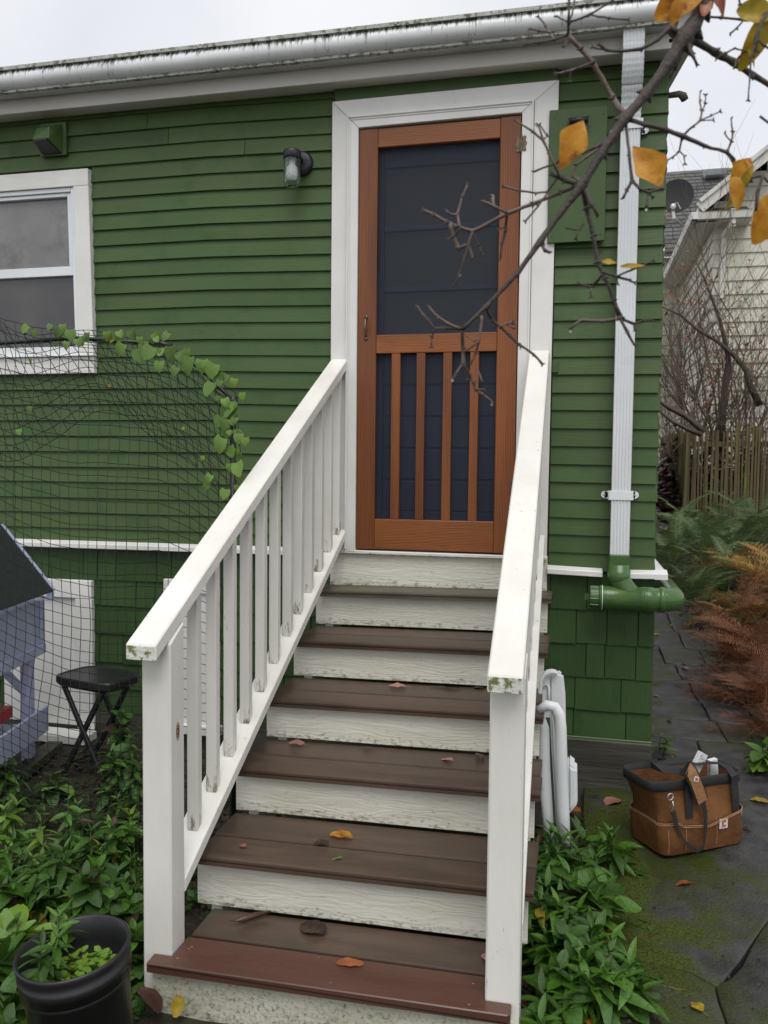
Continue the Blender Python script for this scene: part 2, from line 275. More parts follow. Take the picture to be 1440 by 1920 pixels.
#@@SECTIONS
# ================================================================== GROUND
def zg(x, y):
    if y < -1.9: z = -1.255
    elif y < 0: z = -1.10+.0816*y
    else: z = -1.10
    if x < -.3 and y > -1.6: z += .03*min(1, (-.3-x)/.5)
    if y > 1.2: z += .012*(y-1.2)+min(.75, .0135*(y-1.2)**2)
    return z
def ground():
    xs = [-60, -25, -12, -7, -4]+[-3.5+.125*i for i in range(72)]+[6, 8, 12, 20, 35, 60]
    ys = [-40, -15, -6, -4.5]+[-3.6+.125*i for i in range(90)]+[8.5, 10, 13, 18, 30, 60, 120]
    mb = MB()
    for y in ys:
        for x in xs:
            n = noise.noise(Vector((x*3.1, y*3.1, 0)))*.018+noise.noise(Vector((x*9, y*9, 3)))*.009
            lift = -.035 if (1.05 < x < 3 and -4 < y < 6) else 0
            mb.v.append(Vector((x, y, min(zg(x, y), .3)+n+lift)))
    W = len(xs)
    for j in range(len(ys)-1):
        for i in range(W-1): mb.f.append([j*W+i, j*W+i+1, (j+1)*W+i+1, (j+1)*W+i])
    tag(mb.build('soil_ground', 'soil', smooth=True), kind='structure')
ground()
# patio / path of wet concrete and stone slabs: one piece per slab
patio = bpy.data.objects.new('paved_path', None); COL.objects.link(patio); patio.location = (1.6, 0, -1.1); tag(patio, kind='structure')
def slabs():
    R = random.Random(5)
    # big irregular patio slabs near the camera, smaller flagstones round the corner
    A, Bq, Cq = PZ(1345, 1876, -1.235), PZ(1442, 1762, -1.235), PZ(1296, 1849, -1.235)
    A, Bq, Cq = (A.x, A.y), (Bq.x, Bq.y), (Cq.x, Cq.y)
    def piece(poly, inset=.005, wob=.03):
        c = Vector((sum(p[0] for p in poly)/len(poly), sum(p[1] for p in poly)/len(poly), 0)); out = []
        k = len(poly)
        for i in range(k):
            a, b2 = Vector((*poly[i], 0)), Vector((*poly[(i+1) % k], 0)); L_ = (b2-a).length; m_ = max(2, int(L_/.07))
            for q in range(m_):
                p = a.lerp(b2, q/m_); p = p+Vector((noise.noise(p*4), noise.noise(p*4+Vector((9, 0, 0))), 0))*wob
                p = p+(c-p).normalized()*(inset+.002*noise.noise(p*30)); out.append(p)
        mb = MB(); n = len(out); cz = R.uniform(-.003, .003)
        def top(p, d): return Vector((p.x, p.y, zg(p.x, p.y)+.014+cz+d+noise.noise(p*3)*.007+noise.noise(p*11)*.003))
        rings_ = [(0, -.06), (0, -.006), (.006, -.001)]+[(f, 0) for f in (.12, .3, .5, .7, .88)]
        for f, d in rings_:
            for p in out:
                q = p+(c-p).normalized()*.006 if f == .006 else p.lerp(c, f)
                mb.v.append(top(q, d))
        mb.v.append(top(c, 0))
        for r_ in range(len(rings_)-1):
            for i in range(n): mb.f.append([r_*n+i, r_*n+(i+1) % n, (r_+1)*n+(i+1) % n, (r_+1)*n+i])
        for i in range(n): mb.f.append([(len(rings_)-1)*n+i, (len(rings_)-1)*n+(i+1) % n, len(rings_)*n])
        mb.build('paving_slab', 'slab', patio, smooth=True)
    piece([(1.12, -3.5), (A[0]+.05, -3.5), A, Cq, (1.12, Cq[1]+.05)])
    piece([(A[0]+.05, -3.5), (3.0, -3.5), (3.0, Bq[1]+.15), Bq, A])
    piece([(1.12, Cq[1]+.05), Cq, A, Bq, (3.0, Bq[1]+.15), (3.0, -.02), (2.25, -.03), (1.46, .0), (1.12, -.04)], .003, .01)
    rows = [-.01, .42, .80, 1.22, 1.62, 2.05, 2.5, 3.0, 3.5, 4.1, 4.8]
    edge = [[(1.455, y+R.uniform(-.05, .05)), (2.05, y+R.uniform(-.06, .06)), (2.65, y+R.uniform(-.05, .05))] for y in rows]
    edge[0] = [(1.46, .0), (2.05, -.02), (2.65, -.01)]
    def ey(j, x):
        e = edge[j]; k = 0 if x < e[1][0] else 1
        return e[k][1]+(e[k+1][1]-e[k][1])*(x-e[k][0])/(e[k+1][0]-e[k][0])
    for j in range(len(rows)-1):
        xs_ = [1.455]
        while xs_[-1] < 2.35: xs_.append(xs_[-1]+R.uniform(.26, .52))
        xs_.append(2.68) if xs_[-1] < 2.6 else None
        for i in range(len(xs_)-1):
            xa, xb = xs_[i], xs_[i+1]; sa = R.uniform(-.04, .04)*0
            piece([(xa, ey(j, xa)), (xb, ey(j, xb)), (xb, ey(j+1, xb)), (xa, ey(j+1, xa))], .0045, .012)
slabs()
# ================================================================== GREEN HOUSE
house = thing('green_house', 'green clapboard house wall with white trim, rust brown screen door and white gutter', 'house', (0, 2, -1.1))
XW, XC = -1.45, 1.408
def dz(x):
    if x < -.8: return 0
    if x < -.15: return -.016*(x+.8)/.65
    if x < .93: return -.016-.028*(x+.15)/1.08
    return -.044-.005*(x-.93)/.48
MB().box(-6, -.05, .02, 6.5, -1.35, 2.235).build('wall', 'green', house); MB().box(.80, XC-.02, .02, 6.5, -1.35, 2.235).build('wall', 'green', house)
MB().box(-.05, .80, .02, 6.5, 2.06, 2.235).build('wall', 'green', house); MB().box(-.05, .80, .02, 6.5, -1.35, -.03).build('wall', 'green', house); MB().box(-.05, .80, .2, .22, -.03, 2.06).build('wall', 'black', house)
def board(x0, x1, z, top=.0828, name='siding_board', j=0):
    bx_ = [x0]+[b for b in (-.8, -.15, .93) if x0+.01 < b < x1-.01]+[x1]
    mb = MB()
    prof = [(-.013+j, 0), (.005, 0), (.009, top+.012), (.001, top+.012)]
    for x in bx_:
        for (y, h) in prof: mb.v.append(Vector((x, y, z+dz(x)+h)))
    n = 4
    for i in range(len(bx_)-1):
        for k in range(n): mb.f.append([i*n+k, i*n+(k+1) % n, (i+1)*n+(k+1) % n, (i+1)*n+k])
    mb.f += [[0, 1, 2, 3], [(len(bx_)-1)*n+k for k in (3, 2, 1, 0)]]
    return mb.build(name, 'siding', house, .0015)
R = random.Random(11)
for k in range(-10, 18):
    z = .806+.0828*k+R.uniform(-.0018, .0018); j = R.uniform(-.0015, .0015); top = .0828 if k < 17 else .02
    win = (.885 < z+.075 and z < 1.94)
    xl = XW-.012+ (1.95-z)*.024 if win else -2.75
    xr = -.139
    if z > 2.15: board(-2.75, XC, z, top, j=j); continue
    if win: board(-3.4, -2.62, z, top, j=j)
    if z < 1.0 or z > 1.9: board(xl, -1.95, z, top, j=j) if not win else None
    if not win and R.random() < .5 and z > 1.0:
        xj = R.uniform(-1.2, -.5); board(-1.953 if z > 1.9 else xl, xj, z, top, j=j); board(xj+.002, xr, z, top, j=j)
    else: board(xl if win else -1.948, xr, z, top, j=j)
    e = R.uniform(-.006, .006)
    board(.934 if z < 2.05 else .936, XC+e+.006, z, top, j=j)
# side wall courses, seen from a step to the right
for k in range(-10, 18):
    z = .757+.0828*k
    MB().hexa([(XC-.012, .0, z), (XC+.012, .0, z), (XC+.012, 6.5, z), (XC-.012, 6.5, z), (XC-.012, .0, z+.09), (XC+.001, .0, z+.09), (XC+.001, 6.5, z+.09), (XC-.012, 6.5, z+.09)]).build('siding_board', 'siding', house)
MB().box(XC-.02, XC+.015, .03, 6.5, -1.35, -.1).build('side_skirt', 'green', house)
# shingle courses under the water table
rows = [(-.249, -.09), (-.411, -.249), (-.568, -.411), (-.721, -.568), (-.852, -.721)]
def shingles(xa, xb, rows, zoff=0):
    for ri, (zb, zt) in enumerate(rows):
        x = xa-R.uniform(0, .08)
        while x < xb:
            ww = R.choice([.085, .11, .14, .17, .21, .24]); x1 = min(x+ww, xb); 
            if xb-x1 < .05: x1 = xb
            dj = R.uniform(-.004, .004); dy = R.uniform(-.002, .002); zb2 = zb+zoff+dj; zt2 = zt+zoff+.015
            g = .0016
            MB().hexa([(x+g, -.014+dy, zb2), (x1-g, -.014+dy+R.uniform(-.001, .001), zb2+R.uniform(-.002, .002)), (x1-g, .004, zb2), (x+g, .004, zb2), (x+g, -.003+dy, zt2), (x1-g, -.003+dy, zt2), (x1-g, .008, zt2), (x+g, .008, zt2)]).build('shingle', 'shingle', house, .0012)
            x = x1
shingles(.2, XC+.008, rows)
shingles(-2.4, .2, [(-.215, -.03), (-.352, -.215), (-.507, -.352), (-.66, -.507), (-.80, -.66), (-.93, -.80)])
B('skirt_board', 'skirt', house, .3, XC+.012, -.03, .02, -1.25, -.862, .004)
B('skirt_cap', 'green', house, .3, XC+.014, -.022, .0, -.868, -.852, .003)
B('skirt_board', 'skirt', house, -3, .3, -.012, .02, -1.25, -.93, .004)
# water table (drip) strips
def drip(x0, x1, z0, z1, d=.055):
    MB().hexa([(x0, -d, z0-.028), (x1, -d, z1-.028), (x1, 0, z1-.024), (x0, 0, z0-.024), (x0, -d, z0-.002), (x1, -d, z1-.002), (x1, 0, z1+.012), (x0, 0, z0+.012)]).build('drip_strip', 'whiteh', house, .003)
drip(-2.8, -.25, -.018, -.012); drip(.93, 1.182, -.055, -.062); drip(1.297, 1.468, -.064, -.06)
MB().hexa([(1.41, -.055, -.09), (1.468, -.055, -.09), (1.468, 6.5, -.09), (1.41, 6.5, -.09), (1.41, -.0, -.05), (1.468, -.05, -.062), (1.468, 6.5, -.062), (1.41, 6.5, -.05)]).build('drip_strip', 'whiteh', house)
# eaves: soffit, fascia, gutter, roof
B('soffit', 'fascia', house, -6, 1.49, -.088, .01, 2.236, 2.25, 0)
B('fascia_board', 'fascia', house, -6, 1.50, -.11, -.09, 2.228, 2.40, .002)
gp = [(-.11, 2.298), (-.196, 2.298)]+[(-.196-.044*math.sin(a_), 2.345-.045*math.cos(a_)) for a_ in [math.radians(d_) for d_ in range(8, 125, 13)]]+[(-.226, 2.380), (-.228, 2.392), (-.222, 2.392), (-.216, 2.372), (-.11, 2.372)]
gm = MB()
for i in range(38):
    for (y_, z_) in gp: gm.v.append(Vector((-6+7.425*i/37, y_, z_)))
for i in range(37):
    for k_ in range(len(gp)): gm.f.append([i*len(gp)+k_, i*len(gp)+(k_+1) % len(gp), (i+1)*len(gp)+(k_+1) % len(gp), (i+1)*len(gp)+k_])
gm.build('gutter', 'gutter', house, smooth=True)
MB().prism([(-.238, 2.386), (-.222, 2.386), (-.218, 2.401), (-.238, 2.403)], 'x', -6, 1.428).build('gutter_lip', 'guttertop', house)
MB().prism([(-.186, 2.288), (-.208, 2.288), (-.208, 2.300), (-.186, 2.300)], 'x', -6, 1.4255).build('gutter_bead', 'guttertop', house)
MB().prism([(-.112, 2.296), (-.205, 2.296), (-.238, 2.375), (-.238, 2.396), (-.112, 2.396)], 'x', 1.4262, 1.432).build('gutter_end_cap', 'alu', house)
# gable overhang at the right end, roof sheet running back
for nm, xa, xb, zo, th, mt in (('rake_board', 1.485, 1.51, 0, .13, 'fascia'), ('rake_soffit', 1.40, 1.484, .012, .02, 'fascia')):
    MB().hexa([(xa, -.11, 2.238+zo), (xb, -.11, 2.238+zo), (xb, 3.2, 3.1+zo), (xa, 3.2, 3.1+zo), (xa, -.11, 2.238+zo+th), (xb, -.11, 2.238+zo+th), (xb, 3.2, 3.1+zo+th), (xa, 3.2, 3.1+zo+th)]).build(nm, mt, house, .002)
MB().hexa([(-6, -.16, 2.375), (1.53, -.16, 2.375), (1.53, 3.2, 3.245), (-6, 3.2, 3.245), (-6, -.16, 2.39), (1.53, -.16, 2.39), (1.53, 3.2, 3.26), (-6, 3.2, 3.26)]).build('roof', 'roofgrey', house)
MB().hexa([(-6, 3.2, 3.245), (1.53, 3.2, 3.245), (1.53, 6.6, 2.375), (-6, 6.6, 2.375), (-6, 3.2, 3.26), (1.53, 3.2, 3.26), (1.53, 6.6, 2.39), (-6, 6.6, 2.39)]).build('roof', 'roofgrey', house)
MB().prism([(.0, 2.23), (6.5, 2.23), (3.2, 3.08)], 'x', 1.38, 1.399).build('gable_wall', 'green', house)
# door casing, mitred
yc0, yc1 = -.034, .012
def casing(poly, name='door_casing', y0=yc0, y1=yc1, m='white', par=house): return MB().prism(poly, 'y', y0, y1).build(name, m, par, .002)
casing([(-.137, -.014), (-.058, -.014), (-.058, 2.088), (-.137, 2.169)])
casing([(-.1365, 2.1705), (-.0572, 2.0892), (.828, 2.0892), (.936, 2.1735)], m='whiteh')
casing([(.829, 2.0888), (.829, -.014), (.926, -.014), (.931, 1.43), (.9335, 1.6), (.8985, 1.6), (.8985, 2.038), (.9365, 2.038), (.9365, 2.1725)])
B('plinth_block', 'white', house, .86, .929, -.02, .02, -.21, -.016)
for p in ([(-.057, -.012), (-.002, -.012), (-.002, 2.031), (-.057, 2.087)], [(-.056, 2.0878), (-.001, 2.032), (.774, 2.038), (.827, 2.0878)], [(.827, 2.087), (.8275, -.012), (.775, -.012), (.775, 2.037)]):
    casing(p, 'brick_mould', -.046, .01)
for p in ([(-.057, 0), (-.049, 0), (-.049, 2.079), (-.057, 2.087)], [(-.056, 2.0875), (-.048, 2.0795), (.819, 2.0795), (.827, 2.0875)], [(.8275, 2.087), (.8275, 0), (.8195, 0), (.8195, 2.079)]):
    casing(p, 'moulding_bead', -.053, -.045)
for p in ([(-.042, 0), (-.038, 0), (-.038, 2.068), (-.042, 2.072)], [(-.041, 2.0725), (-.037, 2.0685), (.808, 2.0685), (.812, 2.0725)]):
    casing(p, 'moulding_bead', -.050, -.045)
B('door_sill', 'riser', house, -.136, .93, -.045, .06, -.022, -.004, .004)
B('door_header', 'green', house, -.13, .93, -.015, .01, 2.175, 2.235, .001)
# inner door behind the screen
idoor = bpy.data.objects.new('inner_door', None); COL.objects.link(idoor); idoor.parent = house; idoor.location = (.385, -1.97, 1.1)
B('door_slab', 'navy', idoor, .0, .775, .075, .09, 0, 2.03, 0)
for (a, b_, c, d) in ((.0, .108, 0, 2.03), (.675, .775, 0, 2.03)): B('stile', 'navy', idoor, a, b_, .042, .074, c, d)
for (c, d) in ((1.865, 2.03), (1.56, 1.583), (1.265, 1.29), (.98, 1.08), (0, .19)): B('rail', 'navy', idoor, .109, .674, .044, .074, c, d)
for (c, d) in ((1.584, 1.864), (1.291, 1.559), (1.081, 1.264)): MB().box(.109, .674, .062, .066, c, d).build('pane', 'dglass', idoor)
for c in (.193, .349, .505, .66, .815): B('panel', 'navy', idoor, .112, .671, .056, .074, c, c+.148, .006)
# screen door
sd = bpy.data.objects.new('screen_door', None); COL.objects.link(sd); sd.parent = house; sd.location = (0, -2.03, 1.1)
yd0, yd1 = -.034, -.006
MB().box(.0005, .092, yd0, yd1, .004, 2.027).build('stile', 'doorv', sd, .0025)
MB().box(.676, .7705, yd0, yd1, .004, 2.030).build('stile', 'doorv', sd, .0025)
for z0, z1 in ((1.937, 2.026), (.958, 1.047), (.005, .153)): MB().box(.0925, .6755, yd0+.0015, yd1, z0, z1).build('rail', 'doorh', sd, .0025)
for x in (.170, .293, .4225, .551): MB().box(x, x+.042, yd0+.003, yd1, .1535, .9575).build('slat', 'doorv', sd, .002)
MB().box(.085, .685, -.0075, -.007, .14, 1.95).build('insect_screen', 'screen', sd)
h = MB(); h.tube([(.0425, -.036, 1.128), (.0425, -.050, 1.118), (.0425, -.056, 1.10), (.0425, -.058, 1.082), (.0425, -.056, 1.064), (.0425, -.050, 1.046), (.0425, -.036, 1.036)], [.004, .0045, .006, .0075, .006, .0045, .004], 8)
h.lathe([(.001, -.040), (.0085, -.039), (.0095, -.034)], (.0425, 0, 1.134), 14, 'y'); h.lathe([(.001, -.040), (.0085, -.039), (.0095, -.034)], (.0425, 0, 1.030), 14, 'y')
h.build('pull_handle', 'brass', sd, smooth=True)
for hz in (1.898, .323):
    mb = MB()
    mb.prism([(.749, hz-.03), (.757, hz-.036), (.764, hz-.03), (.770, hz-.034), (.770, hz+.034), (.764, hz+.03), (.757, hz+.036), (.749, hz+.03), (.753, hz+.015), (.746, hz), (.753, hz-.015)], 'y', -.0375, -.0345)
    mb.prism([(.776, hz-.034), (.782, hz-.03), (.789, hz-.036), (.797, hz-.03), (.793, hz-.015), (.800, hz), (.793, hz+.015), (.797, hz+.03), (.789, hz+.036), (.782, hz+.03), (.776, hz+.034)], 'y', -.0495, -.0465)
    mb.tube([(.773, -.050, hz-.040), (.773, -.050, hz+.040)], .005, 10)
    mb.lathe([(.0, 0), (.004, .003), (.003, .007), (.0, .010)], (.773, -.05, hz+.040), 10, 'z')
    hg = mb.build('hinge', 'brass', sd, .0006)
# green board screwed over the right casing, with the bell pull on it
B('cover_board', 'green', house, .899, 1.154, -.052, -.0345, 1.440, 2.034, .002)
for x, z in ((.92, 2.0), (1.135, 2.0), (1.135, 1.47), (.92, 1.47)): MB().lathe([(0, -.0545), (.004, -.054), (.0045, -.052)], (x, 0, z), 10, 'y').build('screw', 'green', house)
c = PY(1085, 226, -.06)
mb = MB(); mb.tube([(c.x-.04, -.068, c.z), (c.x+.04, -.068, c.z)], .012, 12)
mb.box(c.x-.04, c.x+.04, -.066, -.0525, c.z-.006, c.z+.006)
mb.build('grip_bar', 'blackm', house, smooth=True)
MB().tube([(c.x-.043, -.055, c.z+.018), (c.x-.045, -.072, c.z), (c.x-.041, -.07, c.z-.014)], .0022, 6).build('grip_clip', 'brass', house)
MB().tube([(c.x+.043, -.055, c.z+.022), (c.x+.046, -.072, c.z+.006), (c.x+.047, -.07, c.z-.03), (c.x+.035, -.068, c.z-.045), (c.x+.015, -.066, c.z-.05)], .0022, 6).build('grip_clip', 'brass', house)
# small cut patch and wire at the wall by the handrail
B('patch_plate', 'green', house, .933, .962, -.022, -.008, .855, .905, .001)
# window
win = bpy.data.objects.new('window', None); COL.objects.link(win); win.parent = house; win.location = (-2.0, -2.0, 2.0)
def sh(z): return (1.948-z)*.024
def wp(name, mat, x0, x1, y0, y1, z0, z1, bev=.002):
    return MB().hexa([(x0+sh(z0), y0, z0), (x1+sh(z0), y0, z0), (x1+sh(z0), y1, z0), (x0+sh(z0), y1, z0), (x0+sh(z1), y0, z1), (x1+sh(z1), y0, z1), (x1+sh(z1), y1, z1), (x0+sh(z1), y1, z1)]).build(name, mat, win, bev)
wp('casing', 'white', -1.553, -1.464, -.036, .015, .985, 1.8605); wp('casing', 'white', -2.61, -2.521, -.036, .015, .985, 1.8605)
wp('casing', 'whiteh', -2.61, -1.464, -.036, .015, 1.862, 1.948)
wp('apron', 'whiteh', -2.61, -1.464, -.034, .015, .888, .975); wp('sill', 'whiteh', -2.62, -1.455, -.05, .015, .9765, .9835)
wp('frame', 'alu', -1.575, -1.5545, -.026, .03, .985, 1.86); wp('frame', 'alu', -2.52, -2.50, -.026, .03, .985, 1.86); wp('frame', 'alu', -2.4985, -1.5765, -.026, .03, 1.838, 1.86)
wp('sash', 'alu', -1.603, -1.5765, -.016, .03, 1.455, 1.8365); wp('sash', 'alu', -2.4985, -2.475, -.016, .03, 1.455, 1.8365)
wp('sash', 'alu', -2.474, -1.604, -.016, .03, 1.818, 1.8365); wp('meeting_rail', 'alu', -2.4985, -1.5765, -.02, .03, 1.405, 1.453)
wp('sash', 'alu', -1.588, -1.5765, -.008, .03, 1.035, 1.404); wp('sash', 'alu', -2.4985, -1.5765, -.012, .03, .986, 1.033)
wp('pane', 'wglass', -2.474, -1.604, .008, .012, 1.454, 1.817, 0); wp('pane', 'wglass2', -2.49, -1.589, .004, .008, 1.034, 1.404, 0)
# vent hood under the eave
vx0, vx1 = -1.77, -1.61
vh = thing('dryer_vent_hood', 'green painted louvre vent hood on the siding above the window', 'vent hood', (-1.69, 0, 2.05))
B('flange', 'green', vh, vx0+.02, vx1+.015, -.028, -.012, 2.03, 2.20)
MB().hexa([(vx0+.035, -.115, 2.085), (vx1-.03, -.115, 2.085), (vx1-.005, -.03, 2.04), (vx0+.03, -.03, 2.04), (vx0+.045, -.09, 2.15), (vx1-.035, -.10, 2.15), (vx1-.005, -.03, 2.185), (vx0+.03, -.03, 2.185)]).build('hood', 'green', vh, .003)
MB().hexa([(vx0+.043, -.112, 2.078), (vx1-.04, -.119, 2.078), (vx1-.014, -.034, 2.036), (vx0+.038, -.034, 2.036), (vx0+.043, -.112, 2.0845), (vx1-.04, -.119, 2.084), (vx1-.014, -.034, 2.042), (vx0+.038, -.034, 2.042)]).build('opening', 'black', vh)
# wall lamp
wl_ = thing('wall_lamp', 'black jelly jar wall lamp with clear ribbed glass beside the door', 'wall lamp', (-.318, -.03, 1.9))
lx, ly = -.318, -.098
MB().lathe([(.0, -.034), (.045, -.034), (.056, -.028), (.060, -.014), (.060, -.006)], (-.30, 0, 1.895), 32, 'y').build('back_plate', 'blackm', wl_, smooth=True)
MB().tube([(-.305, -.03, 1.905), (lx, ly+.02, 1.905)], .022, 12).build('arm', 'blackm', wl_, smooth=True)
MB().lathe([(.0, 1.934), (.03, 1.933), (.041, 1.927), (.043, 1.92), (.043, 1.889), (.041, 1.887), (.0, 1.887)], (lx, ly, 0), 32).build('cap', 'blackm', wl_, smooth=True)
prof = [(.039, 1.886)]
for i in range(5): prof += [(.0415, 1.884-i*.0075), (.0385, 1.8805-i*.0075)]
prof += [(.0405, 1.84), (.0405, 1.78), (.037, 1.765), (.028, 1.758), (.0, 1.757)]
inn = [(max(0, r_-.003), z_+(.003 if z_ < 1.77 else 0)) for r_, z_ in prof][::-1]
MB().lathe(prof+inn, (lx, ly, 0), 32).build('glass_jar', 'glass', wl_, smooth=True)
MB().lathe([(.0, 1.886), (.014, 1.885), (.015, 1.862), (.027, 1.845), (.029, 1.82), (.026, 1.80), (.014, 1.789), (0, 1.787)], (lx, ly, 0), 20).build('bulb', 'bulb', wl_, smooth=True)
for a_, b_ in ((-.268, 1.905), (-.335, 1.86)): MB().lathe([(0, -.037), (.0035, -.036), (.004, -.033)], (a_, 0, b_), 8, 'y').build('screw', 'black', wl_)
# downspout
ds = thing('downspout', 'white corrugated aluminium downspout running from gutter to green drain pipe', 'downspout', (1.252, -.06, -.1))
def rect_sweep(mb, path, w_, d_, ribs=True, cx=1.252, wav=0):
    # outline in (x, offset normal) coordinates: ribbed front
    fr = []
    n = 6
    for i in range(n):
        a = -w_/2+w_*i/n; b2 = w_/n
        fr += [(a+.002, d_/2), (a+b2*.35, d_/2), (a+b2*.45, d_/2-.0035), (a+b2*.8, d_/2-.0035)]
    fr += [(w_/2-.001, d_/2), (w_/2, d_/2-.003), (w_/2, -d_/2), (-w_/2, -d_/2), (-w_/2, d_/2-.003)]
    k = len(fr); base = len(mb.v)
    for i, (y, z) in enumerate(path):
        p0 = path[max(0, i-1)]; p1 = path[min(len(path)-1, i+1)]
        t = Vector((p1[0]-p0[0], p1[1]-p0[1])).normalized(); nrm = Vector((t.y, -t.x))
        if nrm.x > 0: nrm = -nrm
        s_ = 1+(wav if i % 2 else 0)
        for (a, b2) in fr: mb.v.append(Vector((cx+a*s_, y+nrm.x*b2*s_, z+nrm.y*b2*s_)))
    for i in range(len(path)-1):
        for q in range(k): mb.f.append([base+i*k+q, base+i*k+(q+1) % k, base+(i+1)*k+(q+1) % k, base+(i+1)*k+q])
    mb.f.append([base+q for q in range(k)]); mb.f.append([base+(len(path)-1)*k+q for q in range(k)])
mb = MB(); rect_sweep(mb, [(-.075, 1.94), (-.075, .022)], .084, .055); mb.build('straight_pipe', 'alu', ds)
mb = MB(); pth = [(-.165, 2.33), (-.165, 2.24)]
for i in range(15):
    a = i/14*math.radians(62); pth.append((-.165+.075*(1-math.cos(a)), 2.235-.16*math.sin(a)/1.0))
mb2 = MB(); rect_sweep(mb, pth, .087, .056, wav=.035); mb.build('elbow', 'alu', ds)
y0, z0 = pth[-1]; pth = []
for i in range(13):
    f = i/12; pth.append((y0+(-.075-y0)*math.sin(f*math.pi/2), z0-.01-(z0-.01-1.93)*f))
mb = MB(); rect_sweep(mb, pth, .083, .054, wav=.05); mb.build('elbow', 'alu', ds)
for z in (1.925, .291):
    st = MB(); st.box(1.2, 1.304, -.106, -.1035, z-.021, z+.021)
    for sx in (1.1975, 1.3035): st.box(sx-.0015, sx+.0015, -.104, -.018, z-.021, z+.021)
    sp_ = st.build('strap', 'alu', ds, .001)
    for sx, cx_ in ((-1, 1.183), (1, 1.318)):
        e = MB(); e.lathe([(0, -.0195), (.016, -.0195), (.017, -.017)], (cx_, 0, z), 16, 'y'); e.box(min(cx_, cx_-sx*.015), max(cx_, cx_-sx*.015), -.0195, -.017, z-.017, z+.017); e.build('strap_ear', 'alu', ds)
        MB().lathe([(0, -.023), (.005, -.022), (.006, -.0195)], (cx_, 0, z), 10, 'y').build('screw', 'steel', ds)
# green drain fittings
dp = thing('drain_pipe_tee', 'green painted plastic drain tee and elbow at the house corner below the white drip strip', 'drain pipe', (1.28, -.1, -.17))
MB().prism([(1.207, -.112), (1.207, -.045), (1.298, -.045), (1.298, -.112)], 'z', -.03, .024).build('square_adapter', 'pipegreen', dp, .006)
MB().lathe([(.04, -.02), (.047, -.022), (.0475, -.045), (.050, -.046), (.050, -.09), (.047, -.095)], (1.252, -.10, 0), 32).build('collar', 'pipegreen', dp, smooth=True)
cz, cy = -.172, -.118
MB().lathe([(0, 1.165), (.052, 1.166), (.054, 1.17), (.053, 1.205), (.053, 1.345), (.055, 1.346), (.055, 1.40), (.053, 1.402), (.053, 1.43)], (0, cy, cz), 36, 'x').build('pipe', 'pipegreen', dp, smooth=True)
MB().lathe([(.0532, 1.178), (.0565, 1.1785), (.0565, 1.181), (.0532, 1.1815)], (0, cy, cz), 36, 'x').build('white_ring', 'white', dp)
pl = MB(); pl.lathe([(0, 1.125), (.046, 1.126), (.049, 1.13), (.049, 1.164)], (0, cy, cz), 36, 'x'); pl.box(1.103, 1.126, cy-.013, cy+.013, cz-.013, cz+.013)
for i in range(10):
    a = i*math.pi/5; pl.tube([(1.128, cy+.049*math.cos(a), cz+.049*math.sin(a)), (1.163, cy+.049*math.cos(a), cz+.049*math.sin(a))], .003, 5)
pl.build('clean_out_plug', 'pipegreen', dp)
MB().tube([(1.253, -.10, -.06), (1.256, -.101, -.09), (1.270, -.106, -.115), (1.292, -.112, -.14), (1.315, -.117, -.16)], [.047, .047, .046, .045, .044], 28).build('branch', 'pipegreen', dp, smooth=True)
pts = []
for i in range(11):
    a = i/10*math.pi/2; pts.append((1.43+.058*math.sin(a), cy+.06*(1-math.cos(a)), cz))
MB().tube(pts+[(1.488, .30, cz)], [.0535]*5+[.054]*6+[.0535], 32).build('elbow', 'pipegreen', dp, smooth=True)
for x_ in (1.352, 1.362, 1.372, 1.382): MB().lathe([(.0548, x_), (.0562, x_+.001), (.0562, x_+.003), (.0548, x_+.004)], (0, cy, cz), 36, 'x').build('rib', 'pipegreen', dp)
MB().lathe([(.054, 1.425), (.0575, 1.426), (.0575, 1.45), (.054, 1.451)], (0, cy, cz), 36, 'x').build('collar', 'pipegreen', dp, smooth=True)
MB().tube([(1.418, .0, 2.075), (1.46, .0, 2.078), (1.478, .0, 2.068), (1.486, .0, 2.05)], [.012, .014, .018, .016], 10).build('pipe_stub', 'skirt', house, smooth=True)
# ================================================================== STAIRS
st = thing('front_stairs', 'white framed front stairs with brown composite treads, railings and seven risers', 'stairs', (.4, -.9, -1.2))
TR = [None, (-1.800, -1.069), (-1.494, -.880), (-1.169, -.700), (-.856, -.528), (-.5245, -.3535), (-.2033, -.1756)]
SL = .0144
def plank(x0, x1, ya, yb, z, th, name, mat, par, groove=True):
    """deck board with rounded nose and a slot along its front edge"""
    r = .005
    prof = [(ya+r, z), (ya+.0015, z-.0015), (ya, z-r), (ya, z-th*.42), (ya+.006, z-th*.45), (ya+.006, z-th*.6), (ya, z-th*.63), (ya, z-th), (yb, z-th), (yb, z-r), (yb-.0015, z-.0015), (yb-r, z)]
    mb = MB()
    for x in (x0, x1):
        for (y, zz) in prof: mb.v.append(Vector((x, y, zz+SL*(x-.4))))
    n = len(prof)
    mb.f = [list(range(n)), list(range(2*n-1, n-1, -1))]+[[i, i+n, (i+1) % n+n, (i+1) % n] for i in range(n)]
    return mb.build(name, mat, par)
TH = .030
XL, XR = -.160, .957
